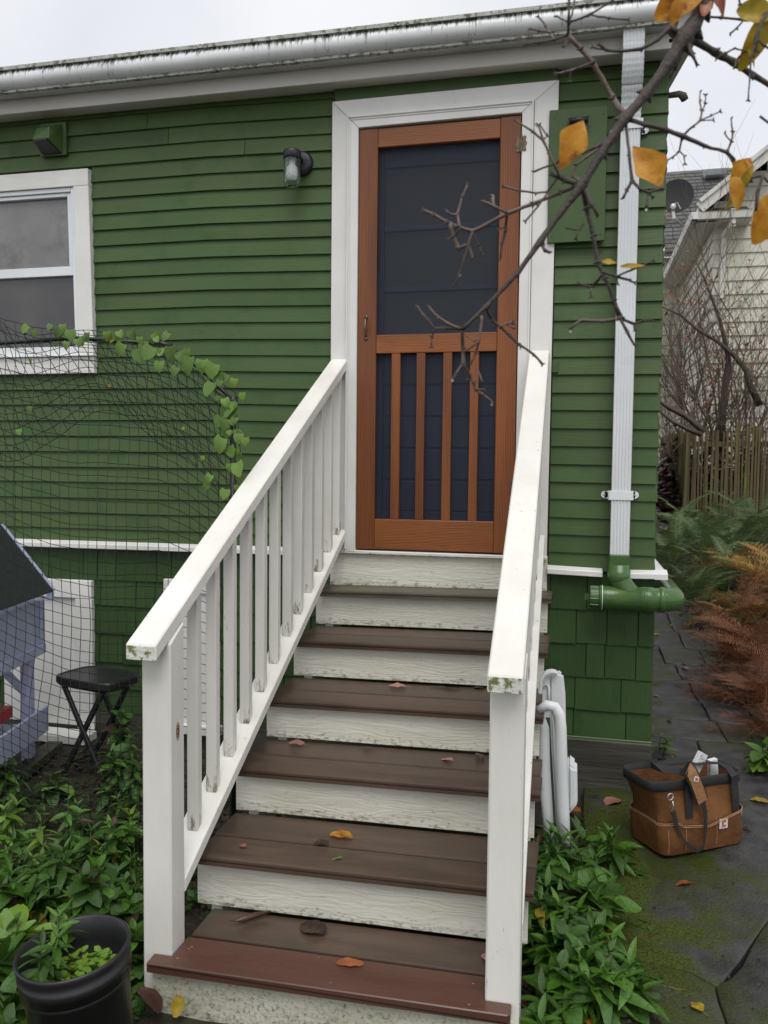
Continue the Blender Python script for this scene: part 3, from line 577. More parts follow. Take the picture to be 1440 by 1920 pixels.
for t in range(1, 7):
    yf, z = TR[t]
    yb = (TR[t+1][0]+.03) if t < 6 else -.002
    mat = 'deck' if t < 6 else 'deckold'
    if t == 1:
        # front board notched round both posts
        mb = MB(); zz = z
        poly = [(-.166, yf+.004), (-.162, yf), (.908, yf), (.914, yf+.006), (.914, -1.747), (.838, -1.747), (.838, -1.642), (-.108, -1.642), (-.108, -1.747), (-.166, -1.747)]
        for zt in (-TH, 0):
            for (x, y) in poly: mb.v.append(Vector((x, y, zz+zt+SL*(x-.4))))
        n = len(poly); mb.f = [list(range(n)), list(range(2*n-1, n-1, -1))]+[[i, i+n, (i+1) % n+n, (i+1) % n] for i in range(n)]
        fb = mb.build('tread_board', 'deckred', st, .004); tag(fb, 'redder new front board of the bottom step')
        B('slot', 'black', st, -.155, .905, yf-.0008, yf+.01, z-.0165+.0, z-.0135, 0).location += Vector((0, 0, 0))
        plank(-.100, XR-.12, -1.628, yb, z, TH, 'tread_board', mat, st)
        for x, y in ((-.07, -1.69), (-.085, -1.755), (.40, -1.765), (.80, -1.775), (-.075, -1.70), (.80, -1.68), (.33, -1.655)):
            MB().lathe([(.0, .0016), (.0035, .0014), (.005, .0)], (x, y, z+SL*(x-.4)), 10).build('screw', 'brass', st)
    elif t == 6:
        plank(XL+.02, XR, yf, yf+.135, z, TH, 'tread_board', mat, st); plank(XL-.01, XR, yf+.142, yb, z, TH, 'tread_board', mat, st)
    else:
        plank(XL+.005, XR+R.uniform(-.004, .004), yf, yf+.156, z, TH, 'tread_board', mat, st); plank(XL, XR+R.uniform(-.004, .004), yf+.169, yb, z-.001, TH, 'tread_board', mat, st)
    # riser below this tread
    zb = (TR[t-1][1]+.0008) if t > 1 else -1.30
    x0, x1 = -.161, (.94 if t > 1 else .914)
    y = yf+.031
    if t > 1: zb = zb+SL*.5
    MB().hexa([(x0, y, zb-SL*.56), (x1, y, zb+SL*.5), (x1, y+.02, zb+SL*.5), (x0, y+.02, zb-SL*.56), (x0, y, z-TH-.001-SL*.56), (x1, y, z-TH-.001+SL*.54), (x1, y+.02, z-TH-.001+SL*.54), (x0, y+.02, z-TH-.001-SL*.56)]).build('riser', 'riser' if t > 1 else 'riserlow', st, .0015)
# top riser below the door sill
MB().hexa([(-.136, -.022, -.183), (.93, -.022, -.168), (.93, .0, -.168), (-.136, .0, -.183), (-.136, -.022, -.0225), (.93, -.022, -.0225), (.93, .0, -.0225), (-.136, .0, -.0225)]).build('riser', 'riser', st, .0015)
# sawn stringers under the treads
for xa in (-.118, .88):
    poly = []
    for t in range(1, 7):
        yf, z = TR[t]; poly += [(yf+.052, (TR[t-1][1]-.045) if t > 1 else -1.28), (yf+.052, z-.045)]
    poly += [(.0, TR[6][1]-.045), (.0, -.48), (-1.5, -1.28)]
    MB().prism(poly, 'x', xa, xa+.038).build('stringer', 'white', st)
def railing(side):
    rl = bpy.data.objects.new('railing', None); COL.objects.link(rl); rl.parent = st
    if side == 0: A, Bq, ylo, zlo, slope, hw, px0, px1 = (-.165, -1.745), (-.0915, -.045), -1.815, -.112, .589, .0485, -.205, -.110
    else: A, Bq, ylo, zlo, slope, hw, px0, px1 = (.884, -1.745), (.8745, -.045), -1.80, -.137, .620, .0475, .840, .934
    rl.location = (A[0]-.4, .9-1.7, 0)
    cx = lambda y: A[0]+(Bq[0]-A[0])*(y-A[1])/(Bq[1]-A[1])
    zt = lambda y: zlo+slope*(y-ylo)
    hwf = lambda y: hw+(.0415-hw)*(y-ylo)/(-.045-ylo)*(1 if side == 0 else .4)
    y0, y1 = ylo, -.037
    def bar(xo, w_, o0, o1, ya, yb, name, mat, bev=.004, n=1):
        """sloping bar: x offset, half width, vertical offsets below cap top"""
        mb = MB()
        P = []
        for (y, s_) in ((ya, 0), (yb, 1)):
            c_ = cx(y)+xo
            P.append([(c_-w_(y), y, zt(y)-o1), (c_+w_(y), y, zt(y)-o1), (c_+w_(y), y, zt(y)-o0), (c_-w_(y), y, zt(y)-o0)])
        a, b2 = P
        mb.hexa([a[0], a[1], b2[1], b2[0], a[3], a[2], b2[2], b2[3]])
        return mb.build(name, mat, rl, bev)
    cap = bar(0, hwf, 0, .050, y0, y1, 'cap_rail', 'railwhite', .004)
    MB().box(cx(y0)-hwf(y0)+.004, cx(y0)+hwf(y0)-.004, y0-.0012, y0+.002, zt(y0)-.046, zt(y0)-.005).build('end_grain', 'capend', cap, .0005)
    bar(0, lambda y: .022, .0505, .085, -1.655, y1, 'sub_rail', 'railwhite', .003)
    # bottom rail lies flat on the slope
    bz = lambda y: -.875+.607*(y+1.643)
    mb = MB(); ya, yb = -1.655, -.04
    wB = .052
    mb.hexa([(cx(ya)-wB, ya, bz(ya)-.045), (cx(ya)+wB, ya, bz(ya)-.045), (cx(yb)+wB*.8, yb, bz(yb)-.045), (cx(yb)-wB*.8, yb, bz(yb)-.045),
             (cx(ya)-wB, ya, bz(ya)), (cx(ya)+wB, ya, bz(ya)), (cx(yb)+wB*.8, yb, bz(yb)), (cx(yb)-wB*.8, yb, bz(yb))])
    mb.build('bottom_rail', 'railwhite', rl, .003)
    # balusters
    ys = [-1.515, -1.384, -1.252, -1.119, -.982, -.848, -.709, -.589, -.464, -.334, -.206, -.084]
    for y in ys:
        x = cx(y)+.0015; d = .018
        ya, yb = y, y+.034
        MB().hexa([(x-.019, ya, bz(ya)+.0005), (x+.019, ya, bz(ya)+.0005), (x+.019, yb, bz(yb)+.0005), (x-.019, yb, bz(yb)+.0005),
                   (x-.019, ya, zt(ya)-.0865), (x+.019, ya, zt(ya)-.0865), (x+.019, yb, zt(yb)-.0865), (x-.019, yb, zt(yb)-.0865)]).build('baluster', 'postwhite', rl, .0025)
    zb = -1.30
    ztp = lambda y: zt(y)-.051
    MB().hexa([(px0, -1.745, zb), (px1, -1.745, zb), (px1, -1.655, zb), (px0, -1.655, zb), (px0, -1.745, ztp(-1.745)), (px1, -1.745, ztp(-1.745)), (px1, -1.655, ztp(-1.655)), (px0, -1.655, ztp(-1.655))]).build('newel_post', 'postwhite', rl, .005)
    if side == 0:
        kn = MB(); c = Vector((px1+.0008, -1.70, -.36))
        for rr_ in (.006, .011, .016):
            pts = [(px1+.0006, -1.70+rr_*.55*math.cos(a), -.40+rr_*1.7*math.sin(a)) for a in [i*math.pi/8 for i in range(17)]]
            kn.tube(pts, .0011, 4)
        kn.build('knot', 'canvas', rl)
railing(0); railing(1)
# ================================================================== LEAVES (shared meshes)
def leafmesh(name, L_, W, curl=.2, fold=.25, n=7, shape='lance', twist=0, notch=0):
    me = bpy.data.meshes.new(name); v = []; f = []
    for i in range(n+1):
        t = i/n
        if shape == 'lance': wd = math.sin(math.pi*min(1, t*.93+.05))**.8*(1-.25*t)
        elif shape == 'oval': wd = math.sin(math.pi*(t*.94+.04))**.62
        elif shape == 'heart': wd = (1.0 if t < .12 else 1)*(math.sin(math.pi*min(1, .22+t*.78)))**.75*(1.12-.12*t)
        elif shape == 'rhomb': wd = min(t/.45, (1-t)/.55)**.85 if 0 < t < 1 else 0
        wd = max(wd, .02)*W/2
        y = t*L_; z = -curl*L_*t*t; tw = twist*t
        yb = y-(notch*L_*(1-t)**4)
        for sx in (-1, -.5, 0, .5, 1):
            x = wd*sx; zz = z+abs(x)*fold+.02*W*math.sin(t*17+sx*3)
            v.append((x*math.cos(tw), (yb if abs(sx) == 1 else y), zz+x*math.sin(tw)))
    for i in range(n):
        for k in range(4): f.append([i*5+k, i*5+k+1, (i+1)*5+k+1, (i+1)*5+k])
    me.from_pydata(v, [], f); me.update()
    for p in me.polygons: p.use_smooth = True
    return me
LV = {}
for i in range(4):
    LV['lance%d' % i] = leafmesh('lance_leaf', 1, .30+.03*i, .22+.12*i, .3, shape='lance', twist=.25*(i-1.5))
    LV['oval%d' % i] = leafmesh('oval_leaf', 1, .52+.05*i, .15+.12*i, .22, shape='oval', twist=.2*(i-1.5))
    LV['heart%d' % i] = leafmesh('heart_leaf', 1, .92, .12+.1*i, .12+.05*i, shape='heart', notch=.10)
    LV['rhomb%d' % i] = leafmesh('pointed_leaf', 1, .62+.04*i, .1+.22*i, .15+.12*i, shape='rhomb', twist=.3*(i-1.5))
for k, m_ in LV.items(): m_.materials.append(MT['leafA'])
def aim(d, roll=0, up=(0, 0, 1)):
    """matrix whose +Y runs along d and whose +Z stays near up"""
    y = Vector(d).normalized(); z = Vector(up)-y*Vector(up).dot(y)
    z = z.normalized() if z.length > 1e-4 else y.orthogonal().normalized(); x = y.cross(z)
    m_ = Matrix((x, y, z)).transposed().to_4x4()
    return m_ @ Matrix.Rotation(roll, 4, 'Y')
def leafy_plant(name, label, cat, base, tips, mats, kind='lance', leaf=.085, RR=None, group=None, dens=1.0, stemmat='leafB'):
    """tips: offsets from base of each shoot's tip; whorls of leaves on the upper stem"""
    t = thing(name, label, cat, base, group); b = Vector(base)
    sm = MB()
    for tip in tips:
        tip = Vector(tip); mid = tip*.5+Vector((RR.uniform(-.01, .01), RR.uniform(-.01, .01), -.01))
        sm.tube([b-Vector((0, 0, .02)), b+mid, b+tip], [.0035, .003, .002], 5)
        ax = (tip-mid).normalized(); a0 = RR.uniform(0, 6.28)
        H = tip.length; nodes = max(2, int(min(H, .22)/.045)+1)
        for q in range(nodes):
            pos = tip-(tip-mid).normalized()*min(H*.7, q*.028)
            cnt = 3 if q == 0 else int((4 if q < 3 else 3)*dens)
            for c_ in range(cnt):
                a = a0+c_*2*math.pi/cnt+q*1.05+RR.uniform(-.25, .25)
                el = (1.0 if q == 0 else .62-.28*q)+RR.uniform(-.2, .2)
                d = Vector((math.cos(a)*math.cos(el), math.sin(a)*math.cos(el), math.sin(el)))+ax*.25-Vector((0, 0, .25))
                sz = leaf*(.6 if q == 0 else min(1, .8+.12*q))*RR.uniform(.8, 1.2)
                inst('leaf', LV['%s%d' % (kind, RR.randrange(4))], t, pos, aim(d, RR.uniform(-.6, .6)), sz*(RR.uniform(.45, .9) if RR.random() < .3 else 1), 'olive' if (RR.random() < .015 and q) else ('brownleaf' if RR.random() < .02 else RR.choice(mats)))
    sm.build('stem', stemmat, t, smooth=True)
    return t
# ================================================================== LEFT SIDE: hatch, panel, coop, stool, net
hatch = thing('crawl_space_hatch', 'white framed crawl space opening low on the green wall behind the hutch', 'hatch', (-1.65, 0, -1.05))
hb = lambda n_, x0, x1, y0, y1, z0, z1: B(n_, 'white', hatch, x0, x1, y0, y1, z0, z1, .003)
hb('frame_top', -2.05, -1.468, -.036, .0, -.316, -.218); hb('frame_side', -1.568, -1.466, -.034, .0, -.93, -.3175); hb('panel', -2.03, -1.57, -.016, -.006, -1.02, -.3175)
MB().hexa([(-1.56, -.034, -1.03), (-1.455, -.034, -1.03), (-1.47, .0, -1.03), (-1.56, .0, -1.03), (-1.56, -.034, -.932), (-1.466, -.034, -.932), (-1.466, 0, -.932), (-1.56, 0, -.932)]).build('frame_foot', 'white', hatch, .003)
hb('threshold', -1.80, -1.44, -.16, -.0365, -1.075, -1.032)
pn = thing('white_wall_panel', 'white framed panel on the lower wall seen through the left balusters', 'panel', (-.89, 0, -.95))
B('frame_side', 'white', pn, -1.044, -.985, -.036, 0, -.95, -.19, .003); B('frame_side', 'white', pn, -.80, -.735, -.036, 0, -.95, -.19, .003)
B('frame_top', 'white', pn, -.984, -.801, -.035, 0, -.26, -.192, .003); B('panel', 'white', pn, -.984, -.801, -.02, -.01, -.95, -.261, .002)
B('frame_bottom', 'white', pn, -1.06, -.72, -.06, 0, -1.0, -.951, .003)
# hutch
C_ = PY(80, 1224, -.36); z0 = C_.z; Q = PZ(-8, 1270, z0); u = (Q-C_); u.z = 0; u.normalize(); vv = Vector((-u.y, u.x, 0));
if vv.x > 0: vv = -vv
hut = thing('lavender_hutch', 'lavender painted wooden hutch with dark green felt roof behind the netting', 'hutch', (C_.x-.3, C_.y, -1.08))
def lb(name, mat, a0, a1, b0, b1, z0_, z1_, bev=.003, org=None, par=None):   # box in the hutch's own frame
    o = org or C_; mb = MB()
    p = [o+u*a+vv*b_ for a, b_ in ((a0, b0), (a1, b0), (a1, b1), (a0, b1))]
    mb.hexa([(q.x, q.y, z0_) for q in p]+[(q.x, q.y, z1_) for q in p]); return mb.build(name, mat, par or hut, bev)
lb('wall', 'coopblue', .0, .62, 0, .5, z0+.012, z0+.27)
lb('floor_trim', 'coopblue', -.012, .63, -.014, -.001, z0, z0+.05); lb('corner_trim', 'coopblue', -.01, .035, -.010, -.001, z0+.051, z0+.268)
E_ = PY(97, 1110, C_.y-.05)
d = ray(-2, 986); Rp = CP+d*((E_-CP).dot(u)/d.dot(u))
w_ = E_+u*.66; wr = Rp+u*.66
nrm = (Rp-E_).cross(u).normalized()
if nrm.z < 0: nrm = -nrm
MB().hexa([tuple(p) for p in (E_, w_, wr, Rp)]+[tuple(p+nrm*.012) for p in (E_, w_, wr, Rp)]).build('roof', 'shingleroof', hut)
t_ = -u*.014
MB().hexa([tuple(p) for p in (E_+t_-nrm*.025, E_-nrm*.025, Rp-nrm*.025, Rp+t_-nrm*.025, E_+t_+nrm*.02, E_+nrm*.02, Rp+nrm*.02, Rp+t_+nrm*.02)]).build('barge_board', 'coopblue', hut, .001)
lb('rafter_foot', 'coopblue', -.008, .02, -.06, -.03, E_.z-.05, E_.z-.004, org=C_)
lg = Vector((C_.x, C_.y, 0))
lb('leg', 'coopblue', .05, .10, .02, .07, -1.06, z0-.001); lb('leg', 'coopblue', .05, .10, .42, .47, -1.06, z0-.001); lb('leg', 'coopblue', .55, .60, .02, .07, -1.1, z0-.001)
p0 = C_+u*.1+vv*.045; p1 = C_+u*.30+vv*.045
MB().hexa([(p0.x, p0.y-.01, z0-.20), (p0.x, p0.y+.01, z0-.20), (p0.x, p0.y+.01, z0-.15), (p0.x, p0.y-.01, z0-.15), (p1.x, p1.y-.01, z0-.05), (p1.x, p1.y+.01, z0-.05), (p1.x, p1.y+.01, z0-.001), (p1.x, p1.y-.01, z0-.001)]).build('brace', 'coopblue', hut, .002)
lb('lower_shelf', 'coopblue', .02, .62, -.02, .48, -.925, -.90); lb('shelf_side', 'coopblue', .02, .62, -.035, -.0205, -.93, -.80)
lb('dark_interior_sheet', 'black', .1, .6, .40, .41, -.9, z0-.002)  # black sheet standing in for the shade inside the hutch
tr_ = lb('red_tray', 'red', .22, .62, .05, .3, -.80, -.745); tag(tr_, 'red plastic tray on the lower shelf')
lb('batten', 'skirt', -.16, .24, -.03, .05, -1.09, -1.045)
# folding stool
sc_ = PY(184, 1268, -.47)
stl = thing('folding_stool', 'black folding stool with textured plastic seat beside the crawl space hatch', 'stool', (sc_.x, sc_.y, -1.07))
a = math.radians(-14); ux, uy = Vector((math.cos(a), math.sin(a), 0)), Vector((-math.sin(a), math.cos(a), 0))
def sp(x, y, z): p = Vector((sc_.x, sc_.y, 0))+ux*x+uy*y; return (p.x, p.y, z)
out = []
for i in range(24):
    t = 2*math.pi*i/24; cx_, sx_ = math.cos(t), math.sin(t)
    out.append((.185*math.copysign(abs(cx_)**.45, cx_), .13*math.copysign(abs(sx_)**.45, sx_)))
mb = MB(); n = 24; zt = sc_.z+.01
for (zz, s_) in ((zt-.045, .93), (zt-.032, 1.0), (zt-.008, 1.0), (zt, .975), (zt, .93), (zt-.004, .88)):
    for (x, y) in out: mb.v.append(Vector(sp(x*s_, y*s_, zz)))
for i in range(5):
    for k in range(n): mb.f.append([i*n+k, i*n+(k+1) % n, (i+1)*n+(k+1) % n, (i+1)*n+k])
mb.f.append([5*n+k for k in range(n)]); mb.f.append([k for k in range(n)][::-1]); mb.build('seat', 'black', stl)
for s_ in (-1, 1):
    MB().hexa([sp(-.13, s_*.10-.008, zt-.05), sp(-.10, s_*.10-.008, zt-.05), sp(-.10, s_*.10+.008, zt-.05), sp(-.13, s_*.10+.008, zt-.05), sp(.13, s_*.10-.008, -1.08), sp(.16, s_*.10-.008, -1.08), sp(.16, s_*.10+.008, -1.08), sp(.13, s_*.10+.008, -1.08)]).build('leg', 'black', stl, .003)
    MB().hexa([sp(.10, s_*.083-.008, zt-.05), sp(.13, s_*.083-.008, zt-.05), sp(.13, s_*.083+.008, zt-.05), sp(.10, s_*.083+.008, zt-.05), sp(-.16, s_*.083-.008, -1.08), sp(-.13, s_*.083-.008, -1.08), sp(-.13, s_*.083+.008, -1.08), sp(-.16, s_*.083+.008, -1.08)]).build('leg', 'black', stl, .003)
MB().tube([sp(.145, -.1, -1.04), sp(.145, .1, -1.04)], .008, 8).build('stretcher', 'black', stl); MB().tube([sp(-.145, -.083, -1.04), sp(-.145, .083, -1.04)], .008, 8).build('stretcher', 'black', stl)
# netting on its frame
YN = -.97
net = thing('garden_netting', 'black square mesh netting hung on a pipe frame over the garden bed', 'netting', (-.3, YN, -1.2))
pp = PY(437, 752, YN); px_ = pp.x
MB().tube([(px_, YN, -1.22), (px_, YN, pp.z+.005)], .013, 10).build('post', 'black', net, smooth=True)
MB().lathe([(.0, .02), (.018, .018), (.019, -.03), (.0, -.031)], (px_, YN, pp.z), 12).build('post_cap', 'black', net, smooth=True)
bp_ = [PY(x, y, YN) for x, y in ((437, 752), (420, 735), (385, 700), (345, 668), (318, 650))]
MB().tube([tuple(p) for p in bp_], .007, 8).build('bent_pipe', 'black', net, smooth=True)
MB().tube([tuple(PY(x, y, YN)) for x, y in ((322, 650), (303, 645), (285, 644))], .012, 10).build('coupling', 'black', net, smooth=True)
MB().tube([tuple(PY(x, y, YN)) for x, y in ((300, 645), (200, 638), (142, 634))]+[(-1.4, YN, .90), (-2.4, YN, .9)], .0085, 8).build('top_pipe', 'black', net, smooth=True)
TOP = [(-2.4, 1.25), (-1.35, 1.06), (-1.25, 1.0), (-1.12, .955), (-.95, .915), (-.86, .905), (-.55, .885), (-.45, .83), (-.35, .75), (px_, pp.z)]
def lerpc(T, x):
    for (a0, b0), (a1, b1) in zip(T, T[1:]):
        if x <= a1: return b0+(b1-b0)*max(0, (x-a0)/(a1-a0))
    return T[-1][1]
def netgrid(x0, x1, nx, nz, fn, name, r=.0015):
    G = [[Vector(fn(x0+(x1-x0)*i/nx, j/nz, i, j)) for j in range(nz+1)] for i in range(nx+1)]
    mb = MB()
    def seg(a, b2, rr):
        d = (b2-a); 
        if d.length < 1e-5: return
        s_ = Vector((d.z, 0, -d.x)).normalized()*rr; q = Vector((0, rr, 0)); k = len(mb.v)
        mb.v += [a+s_, a-s_*.5+q, a-s_*.5-q, b2+s_, b2-s_*.5+q, b2-s_*.5-q]
        mb.f += [[k, k+1, k+4, k+3], [k+1, k+2, k+5, k+4], [k+2, k, k+3, k+5]]
    for i in range(nx+1):
        for j in range(nz+1):
            if j < nz: seg(G[i][j], G[i][j+1], r)
            if i < nx: seg(G[i][j], G[i+1][j], r)
            k = len(mb.v); c_ = G[i][j]; e = r*1.9
            mb.v += [c_+Vector((e, 0, 0)), c_+Vector((0, 0, e)), c_-Vector((e, 0, 0)), c_-Vector((0, 0, e)), c_+Vector((0, -e, 0))]
            mb.f += [[k, k+1, k+4], [k+1, k+2, k+4], [k+2, k+3, k+4], [k+3, k, k+4]]
    return tag(mb.build(name, 'net', net), kind='stuff')
def nz_(x, y, s=1): return noise.noise(Vector((x*s, y*s, 1.7)))
def front(x, f, i, j):
    zt_ = lerpc(TOP, x); rr = (px_-x)/1.6; zb_ = -1.2+.10*max(0, 1-rr*2.0)
    g = f**(1.0+.25*max(0, 1-rr)); z = zb_+(zt_-zb_)*g
    z += .02*math.sin(x*4+f*5)-.05*math.sin(math.pi*f)*math.exp(-((x+.75)/.5)**2)
    xx = x+.012*nz_(x*6, f*9)+.035*math.sin(f*6+x*2)*(rr if rr < 1 else 1)*.8-.03*(1-f)*rr
    return (min(xx, px_), YN-.012-.05*abs(nz_(x*2, f*3))-.04*math.sin(math.pi*f)*min(1, rr*2), z+.008*nz_(x*11, f*14))
netgrid(-2.3, px_, 48, 50, front, 'mesh_cord')
def back(x, f, i, j):
    zt_ = lerpc(TOP, x)+.004; rr = (px_-x)/1.6
    z = zt_-f*(.42-.12*math.sin(x*5))-.04*math.sin(x*9+f*2)-.18*f*max(0, -.9-x)
    return (min(px_, x+.16*f*min(1, rr*2)+.01*nz_(x*8, f*8)), YN+.03+.10*f+.02*nz_(x*3, f*3), z)
netgrid(-2.2, px_, 44, 10, back, 'folded_mesh_cord')
# vine along the pipe
R3 = random.Random(3)
vine = thing('vine', 'green heart leaved climbing vine twined along the netting pipe and post', 'vine', (px_, YN-.02, -1.2))
path = [(40, 622), (75, 634), (120, 636), (170, 640), (215, 640), (260, 648), (300, 648), (335, 668), (370, 700), (400, 730), (428, 760), (437, 800), (441, 850), (440, 900), (436, 940)]
MB().tube([tuple(PY(x+R3.uniform(-2, 2), y+R3.uniform(-3, 3), YN-.02)) for x, y in path]+[(px_, YN-.02, -.3), (px_, YN-.02, -1.2)], .0022, 6).build('stem', 'leafB', vine)
vl = [(52, 622, 26, 1), (64, 628, 20, 1), (95, 616, 18, 0), (112, 628, 26, 0), (118, 618, 22, 0), (132, 632, 30, 0), (145, 645, 22, 0), (200, 632, 22, 1), (212, 638, 22, 2), (222, 630, 20, 0), (245, 632, 26, 0), (262, 640, 18, 0), (316, 636, 26, 0), (231, 660, 34, 0), (258, 672, 40, 0), (285, 668, 40, 0), (300, 690, 28, 0), (320, 668, 42, 0), (338, 675, 36, 0), (332, 700, 26, 0), (350, 668, 26, 0), (355, 690, 46, 0), (380, 690, 34, 0), (402, 700, 40, 0), (412, 712, 30, 0), (398, 735, 40, 0), (432, 772, 44, 0), (415, 795, 30, 0), (425, 800, 30, 0), (440, 720, 22, 1), (425, 712, 22, 0), (418, 840, 42, 0), (430, 850, 30, 0), (448, 825, 26, 0), (460, 830, 22, 1), (445, 885, 40, 0), (432, 880, 24, 0), (395, 900, 22, 0), (390, 915, 20, 0), (424, 930, 28, 0), (380, 860, 12, 1), (57, 770, 18, 0), (35, 812, 16, 0), (58, 678, 14, 1), (205, 725, 9, 2), (345, 805, 9, 1), (455, 745, 20, 1)]
for i in range(46):
    a_, b_ = path[R3.randrange(2, len(path)-1)], 0; vl.append((a_[0]+R3.uniform(-16, 14), a_[1]+R3.uniform(-14, 20), R3.uniform(12, 26), R3.choice([0, 0, 1, 0, 0, 0])))
for x, y, s_, c_ in vl:
    p = PY(x, y-s_*.45, YN-.035-R3.uniform(0, .03)); L_ = s_/1551*3.05*.78
    dd = Vector((R3.uniform(-.5, .5), R3.uniform(-.35, -.05), -1+R3.uniform(-.1, .5)))
    inst('leaf', LV['heart%d' % R3.randrange(4)], vine, p-vine.location, aim(dd, R3.uniform(-.35, .35), (0, -1, .15)), L_, ['vine', 'leafC', 'olive'][c_] if c_ else R3.choice(['vine', 'vine', 'vine']))
# ================================================================== POT
pc = PD(137, 1776, 2.10); pr = .138
pot = thing('black_nursery_pot', 'large black plastic nursery pot at the foot of the left stair post', 'plant pot', (pc.x, pc.y, pc.z-.37))
mb = MB().lathe([(0, -.37), (.112, -.37), (.116, -.355), (.130, -.06), (.137, -.058), (.138, -.035), (.133, -.033), (.139, -.012), (.141, 0), (.137, .003), (.131, 0), (.126, -.06), (.118, -.13), (0, -.13)], pc, 48)
o = mb.build('pot', 'black', pot, smooth=True)
MB().lathe([(0, -.115), (.06, -.108), (.119, -.118)], pc, 24).build('potting_soil', 'soil', pot, smooth=True)
rl_ = MB().lathe([(.1325, -.085), (.1335, -.083), (.1345, -.080), (.1335, -.077)], pc, 48).build('moulded_ring', 'black', pot, smooth=True)
Rt = Euler((math.radians(4), math.radians(-4), 0)).to_matrix(); pot.rotation_euler = Rt.to_euler(); pot.location = Vector(pc)-Rt@Vector((0, 0, .37))
def sprig(base, n_, h, leaf, mats, kind, nm, lab, cat, grp=None, spread=.03):
    tips = [(R3.uniform(-spread, spread), R3.uniform(-spread, spread), h*R3.uniform(.7, 1.1)) for _ in range(n_)]
    return leafy_plant(nm, lab, cat, base, tips, mats, kind, leaf, R3, grp)
sprig((pc.x-.045, pc.y-.055, pc.z-.10), 2, .13, .075, ['leafA', 'leafB'], 'lance', 'pot_seedling', 'dark green pointed seedling standing at the front left inside the pot', 'plant')
sprig((pc.x-.085, pc.y+.045, pc.z-.09), 2, .12, .06, ['leafC', 'leafA'], 'lance', 'pot_seedling', 'yellowish green seedling at the back left rim of the pot', 'plant')
mb = MB()
for i in range(520):
    a_ = R3.uniform(0, 6.28); rr = .118*math.sqrt(R3.random()); x, y = pc.x+rr*math.cos(a_)+.02, pc.y+rr*math.sin(a_)-.02
    if (x-pc.x)**2+(y-pc.y)**2 > .0135: continue
    z = pc.z-.11+R3.uniform(.01, .055); s_ = R3.uniform(.009, .016); a2 = R3.uniform(0, 6.28); tz = R3.uniform(-.5, .5)
    dx, dy = Vector((math.cos(a2), math.sin(a2), tz))*s_, Vector((-math.sin(a2), math.cos(a2), R3.uniform(-.4, .4)))*s_*.8
    c_ = Vector((x, y, z)); k = len(mb.v); mb.v += [c_-dx, c_-dx*.3-dy, c_+dx*.6-dy*.7, c_+dx, c_+dx*.6+dy*.7, c_-dx*.3+dy]; mb.f.append([k, k+1, k+2, k+3, k+4, k+5])
    if i % 2: mb.v += [c_, c_+Vector((.001, 0, 0)), Vector((x, y, pc.z-.115))]; mb.f.append([k+6, k+7, k+8])
tag(mb.build('pot_weeds', 'leafC'), 'small lime green round leaved weeds growing inside the black pot', 'weeds', kind='stuff')
# ================================================================== LEFT BED PLANTS
BEDLAB = ['bushy green plant with pointed leaves']
def bed():
    sites = []
    # (px, py of the top, height)
    pts = [(128, 1500, .26), (75, 1545, .22), (170, 1560, .22), (215, 1548, .20), (245, 1600, .22), (120, 1600, .24), (60, 1610, .22), (25, 1580, .22), (180, 1630, .22), (238, 1655, .20), (90, 1665, .2), (150, 1665, .18), (20, 1660, .2), (205, 1690, .16), (250, 1700, .16), (50, 1700, .14),
           (10, 1520, .2), (30, 1470, .12), (100, 1460, .10), (200, 1470, .10), (250, 1480, .14), (245, 1530, .16), (10, 1440, .2), (225, 1345, .34), (245, 1385, .28), (255, 1425, .22), (18, 1745, .2), (5, 1800, .2), (45, 1820, .16), (15, 1870, .16), (250, 1750, .14), (262, 1790, .08), (80, 1500, .12), (160, 1520, .12), (15, 1920, .2)]
    where = ['in the bed left of the stairs', 'in front of the netting', 'behind the black pot', 'next to the white post']
    for i, (x, y, h_) in enumerate(pts):
        # find ground point so that the top projects to (x, y)
        z = -1.2
        for _ in range(4):
            p = PZ(x, y, z+h_); z = zg(p.x, p.y)
        base = (p.x, p.y, z)
        if abs(p.y-YN) < .03: base = (p.x, p.y-.05, z)
        if p.x > -.23 and p.y < -1.5: base = (-.26, p.y, z)
        sites.append((base, h_, x, y))
    ORD_ = ['nearest', 'second', 'third', 'fourth', 'fifth', 'sixth', 'seventh', 'eighth', 'ninth']
    lab_ = {}
    for e0, e1, nm in ((0, 1430, 'at the wall'), (1430, 1510, 'behind the netting'), (1510, 1590, 'along the netting'), (1590, 1650, 'in the middle row'), (1650, 1710, 'just above the pot'), (1710, 1800, 'level with the pot rim'), (1800, 2000, 'below the pot rim')):
        ids = sorted([i for i, q in enumerate(sites) if e0 <= q[3] < e1], key=lambda i: -sites[i][2])
        for k_, i in enumerate(ids): lab_[i] = 'green bed plant %s, %s leftwards from the white post' % (nm, ORD_[k_])
    for i, (b_, h_, x, y) in enumerate(sites):
        big = y > 1690 and x < 60
        ntip = 2 if h_ < .15 else R3.choice([2, 3, 3])
        tips = [(R3.uniform(-.07, .07), R3.uniform(-.07, .07), h_*R3.uniform(.65, 1.0)) for _ in range(ntip)]; tips[0] = (0, 0, h_)
        kind = 'oval' if (big or (x > 225 and y > 1600) or i % 5 == 3) else 'lance'
        leafy_plant('garden_plant', lab_[i].replace('green bed plant', 'green broad leaved plant' if kind == 'oval' else 'green pointed leaf plant'), 'plant', b_, tips, (['leafC', 'leafA', 'vine'] if i % 5 == 1 else ['leafA', 'leafA', 'leafB'] if i % 3 == 0 else ['leafA', 'leafB', 'leafB']) if h_ > .13 else ['leafB', 'vine', 'cover'], kind, (.098 if not big else .13)*R3.choice([.62, .85, 1.0, 1.2]), R3, 'leafy plants in the left garden bed', dens=1.2)
bed()
